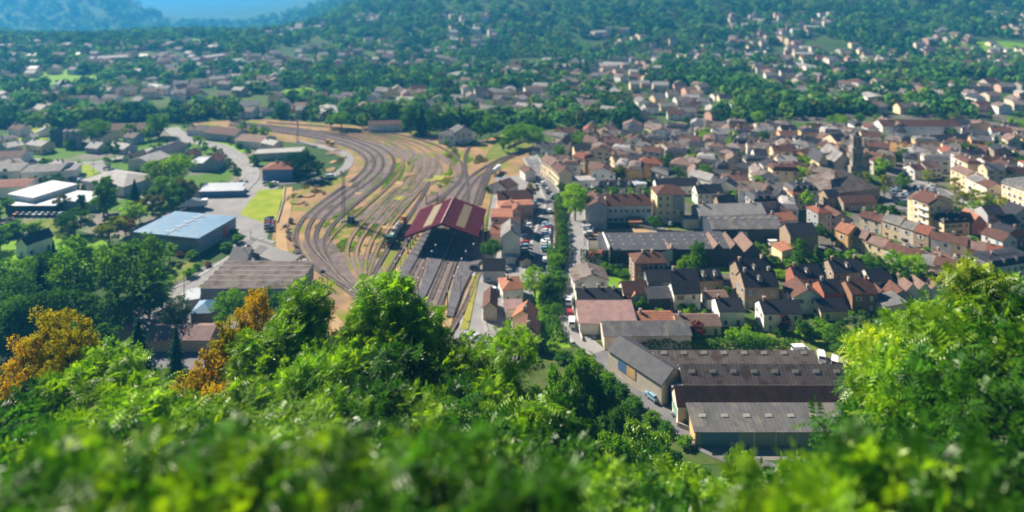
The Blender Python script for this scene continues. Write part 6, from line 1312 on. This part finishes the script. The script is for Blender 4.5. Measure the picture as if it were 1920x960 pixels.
for x, y in [(1096, 463), (1099, 475), (1038, 560), (1056, 640), (1259, 608), (1079, 520), (1246, 440), (458, 495), (470, 470), (345, 555), (175, 325), (220, 335), (855, 400), (905, 520), (839, 588), (864, 560), (1100, 430), (1792, 360), (1755, 370)]:
    p = G(x, y); t = thing('utility_pole', (p.x, p.y, 0), rnd.random() * 3, 'pole', None, 'wooden and steel poles', 'thin dark utility pole'); put('pole', up, t); put('cross_arm', ua, t)
for (x0, y0, x1, y1, h, lab) in ((755, 572, 784, 570, 6.5, 'grey lattice gantry spanning the left station tracks'), (799, 385, 820, 380, 5, 'dark portal at the end of the track left of the shed')):
    a, b = G(x0, y0), G(x1, y1); c = (a + b) / 2; v = b - a; t = thing('gantry', (c.x, c.y, 0), math.atan2(v.y, v.x), 'gantry', lab); L_ = v.length / 2
    for s in (-1, 1): m = MB(); m.box((s * L_, 0, h / 2), (.35, .35, h)); m.obj('post', M_steel, t)
    m = MB()
    for dz in (0, .9): m.tube((-L_, 0, h - dz), (L_, 0, h - dz), .09, n=4)
    for k in range(8): m.tube((-L_ + 2 * L_ * k / 8, 0, h - (k % 2) * .9), (-L_ + 2 * L_ * (k + 1) / 8, 0, h - ((k + 1) % 2) * .9), .06, n=4)
    m.obj('beam', M_steel, t)
for x, y, w, d_, h, mat, lab in ((658, 416, 3.0, 2.2, 2.4, 'slate', 'small dark hut at the foot of the tall lattice mast'), (571, 500, 1.4, 1.4, 2.6, 'grey', 'pale grey relay cabinet beside the left track throat'), (545, 418, 1.4, 1.2, 2.0, 'brown', 'small brown relay hut at the yard end of the lawn')):
    p = G(x, y); t = thing('relay_hut', (p.x, p.y, 0), .2, 'hut', lab); m = MB(); m.box((0, 0, h / 2), (w, d_, h)); m.obj('wall', WALL['metal' if mat == 'grey' else 'darkmetal'], t); m = MB(); m.box((0, 0, h + .1), (w + .4, d_ + .4, .2)); m.obj('roof', ROOF['lightgrey' if mat == 'grey' else 'slate'], t); m = MB(); m.box((0, -d_ / 2 - .03, 1), (.8, .06, 1.9)); m.obj('door', SHUT[3], t)
# heaps of sleepers and scrap along the left edge of the yard
r = random.Random(8)
for i in range(34):
    t_ = r.random(); x = lerp(536, 572, t_ ** 1.6) + r.uniform(-4, 5); y = lerp(425, 500, t_) + r.uniform(-3, 3)
    if i > 24: x, y = r.choice([(603, 362), (567, 385), (562, 372), (590, 350), (608, 352), (845, 340), (830, 352), (838, 333), (600, 515)]); x += r.uniform(-7, 7); y += r.uniform(-3, 3)
    p = G(x, y); m = MB()
    for k in range(r.randint(3, 7)): m.box((r.uniform(-.6, .6), r.uniform(-.6, .6), .12 + .2 * (k // 2)), (r.uniform(1.2, 2.6), .25, .2), r.uniform(-.5, .5) + i)
    o = m.obj('sleeper_pile', [M_wood, M_conc, M_steel][i % 3]); o.location = (p.x, p.y, LAY[0] * .006 + .02); tag(o, 'pile', None, 'heaps of old sleepers and scrap', ['heap of dark old sleepers', 'heap of pale concrete sleepers', 'heap of rusty scrap rails'][i % 3])
# fences and walls
def fence(px, h, mat, label, cat='fence', th=.25, posts=False, name='fence'):
    P = [G(*p) for p in px]; c = P[0]; o = thing(name, (c.x, c.y, 0), 0, cat, label); m = MB()
    for a, b in zip(P, P[1:]):
        d_ = b - a; n_ = max(1, int(d_.length / 3))
        if posts:
            for z in (h * .5, h): m.tube(a - c + Vector((0, 0, z)), b - c + Vector((0, 0, z)), .05, n=4)
            for k in range(n_ + 1):
                q = a.lerp(b, k / n_) - c; pp = MB(); pp.box((q.x, q.y, h / 2), (.12, .12, h)); pp.obj('post', mat, o)
        else: m.box(((a + b) / 2 - c + Vector((0, 0, h / 2))), (d_.length, th, h), math.atan2(d_.y, d_.x))
    m.obj('rail' if posts else 'panel', mat, o)
fence([(1092, 640), (1078, 600), (1072, 575), (1076, 560)], 1.2, M_pale, 'pale low wall beside the near road and long white house', 'wall', name='wall')
fence([(1098, 470), (1097, 500), (1088, 560)], 1.8, M_pale, 'pale wall along the right side of the shaded road', 'wall', name='wall')
fence([(300, 565), (345, 556), (390, 533), (425, 508)], 1.4, M_conc, 'grey post and rail fence along the road beside the sawtooth depot', posts=True)
fence([(534, 352), (531, 380), (520, 418)], 1.0, M_pale, 'low pale wall between the bright lawn and the yard', 'wall', name='wall')
fence([(1305, 420), (1336, 452)], 1.6, M_white, 'white railing beside the pale grey warehouse', posts=True)
fence([(1180, 424), (1240, 436), (1300, 440)], 1.5, M_conc, 'grey garden wall in front of the white apartment wing', 'wall', name='wall')
fence([(908, 562), (938, 562)], 1.5, M_steel, 'thin dark railing above the pale railway hut', posts=True)
fence([(1270, 800), (1310, 815), (1380, 840)], 1.2, M_pale, 'low pale wall at the corner of the grey-roofed warehouse', 'wall', name='wall')
fence([(330, 530), (322, 540), (345, 536), (368, 520)], 1.2, M_wood, 'wooden garden fence beside the curving road', posts=True)
# bridge/wall edge at far junction
fence([(1012, 262), (975, 268), (950, 280)], 1.6, M_conc, 'grey retaining wall where the tracks leave under the trees', 'wall', name='wall')

# ---------------------------------------------------------------- air
hb = MB(); X0, X1, Y0, Y1, Z0, Z1 = -12000, 12000, -200, 13500, -160, 330
hb.box(((X0 + X1) / 2, (Y0 + Y1) / 2, (Z0 + Z1) / 2), (X1 - X0, Y1 - Y0, Z1 - Z0))
hm_ = bpy.data.materials.new('air'); n = nt(hm_); pv = n.nodes.new('ShaderNodeVolumePrincipled'); o = n.nodes.new('ShaderNodeOutputMaterial'); n.links.new(pv.outputs[0], o.inputs['Volume'])
pv.inputs['Color'].default_value = (.06, .46, 1.0, 1); pv.inputs['Density'].default_value = .0002; pv.inputs['Anisotropy'].default_value = .2
hz = hb.obj('haze', hm_); hz['kind'] = 'stuff'
finish_labels()
print('objects', len(bpy.data.objects), 'meshes', len(bpy.data.meshes))
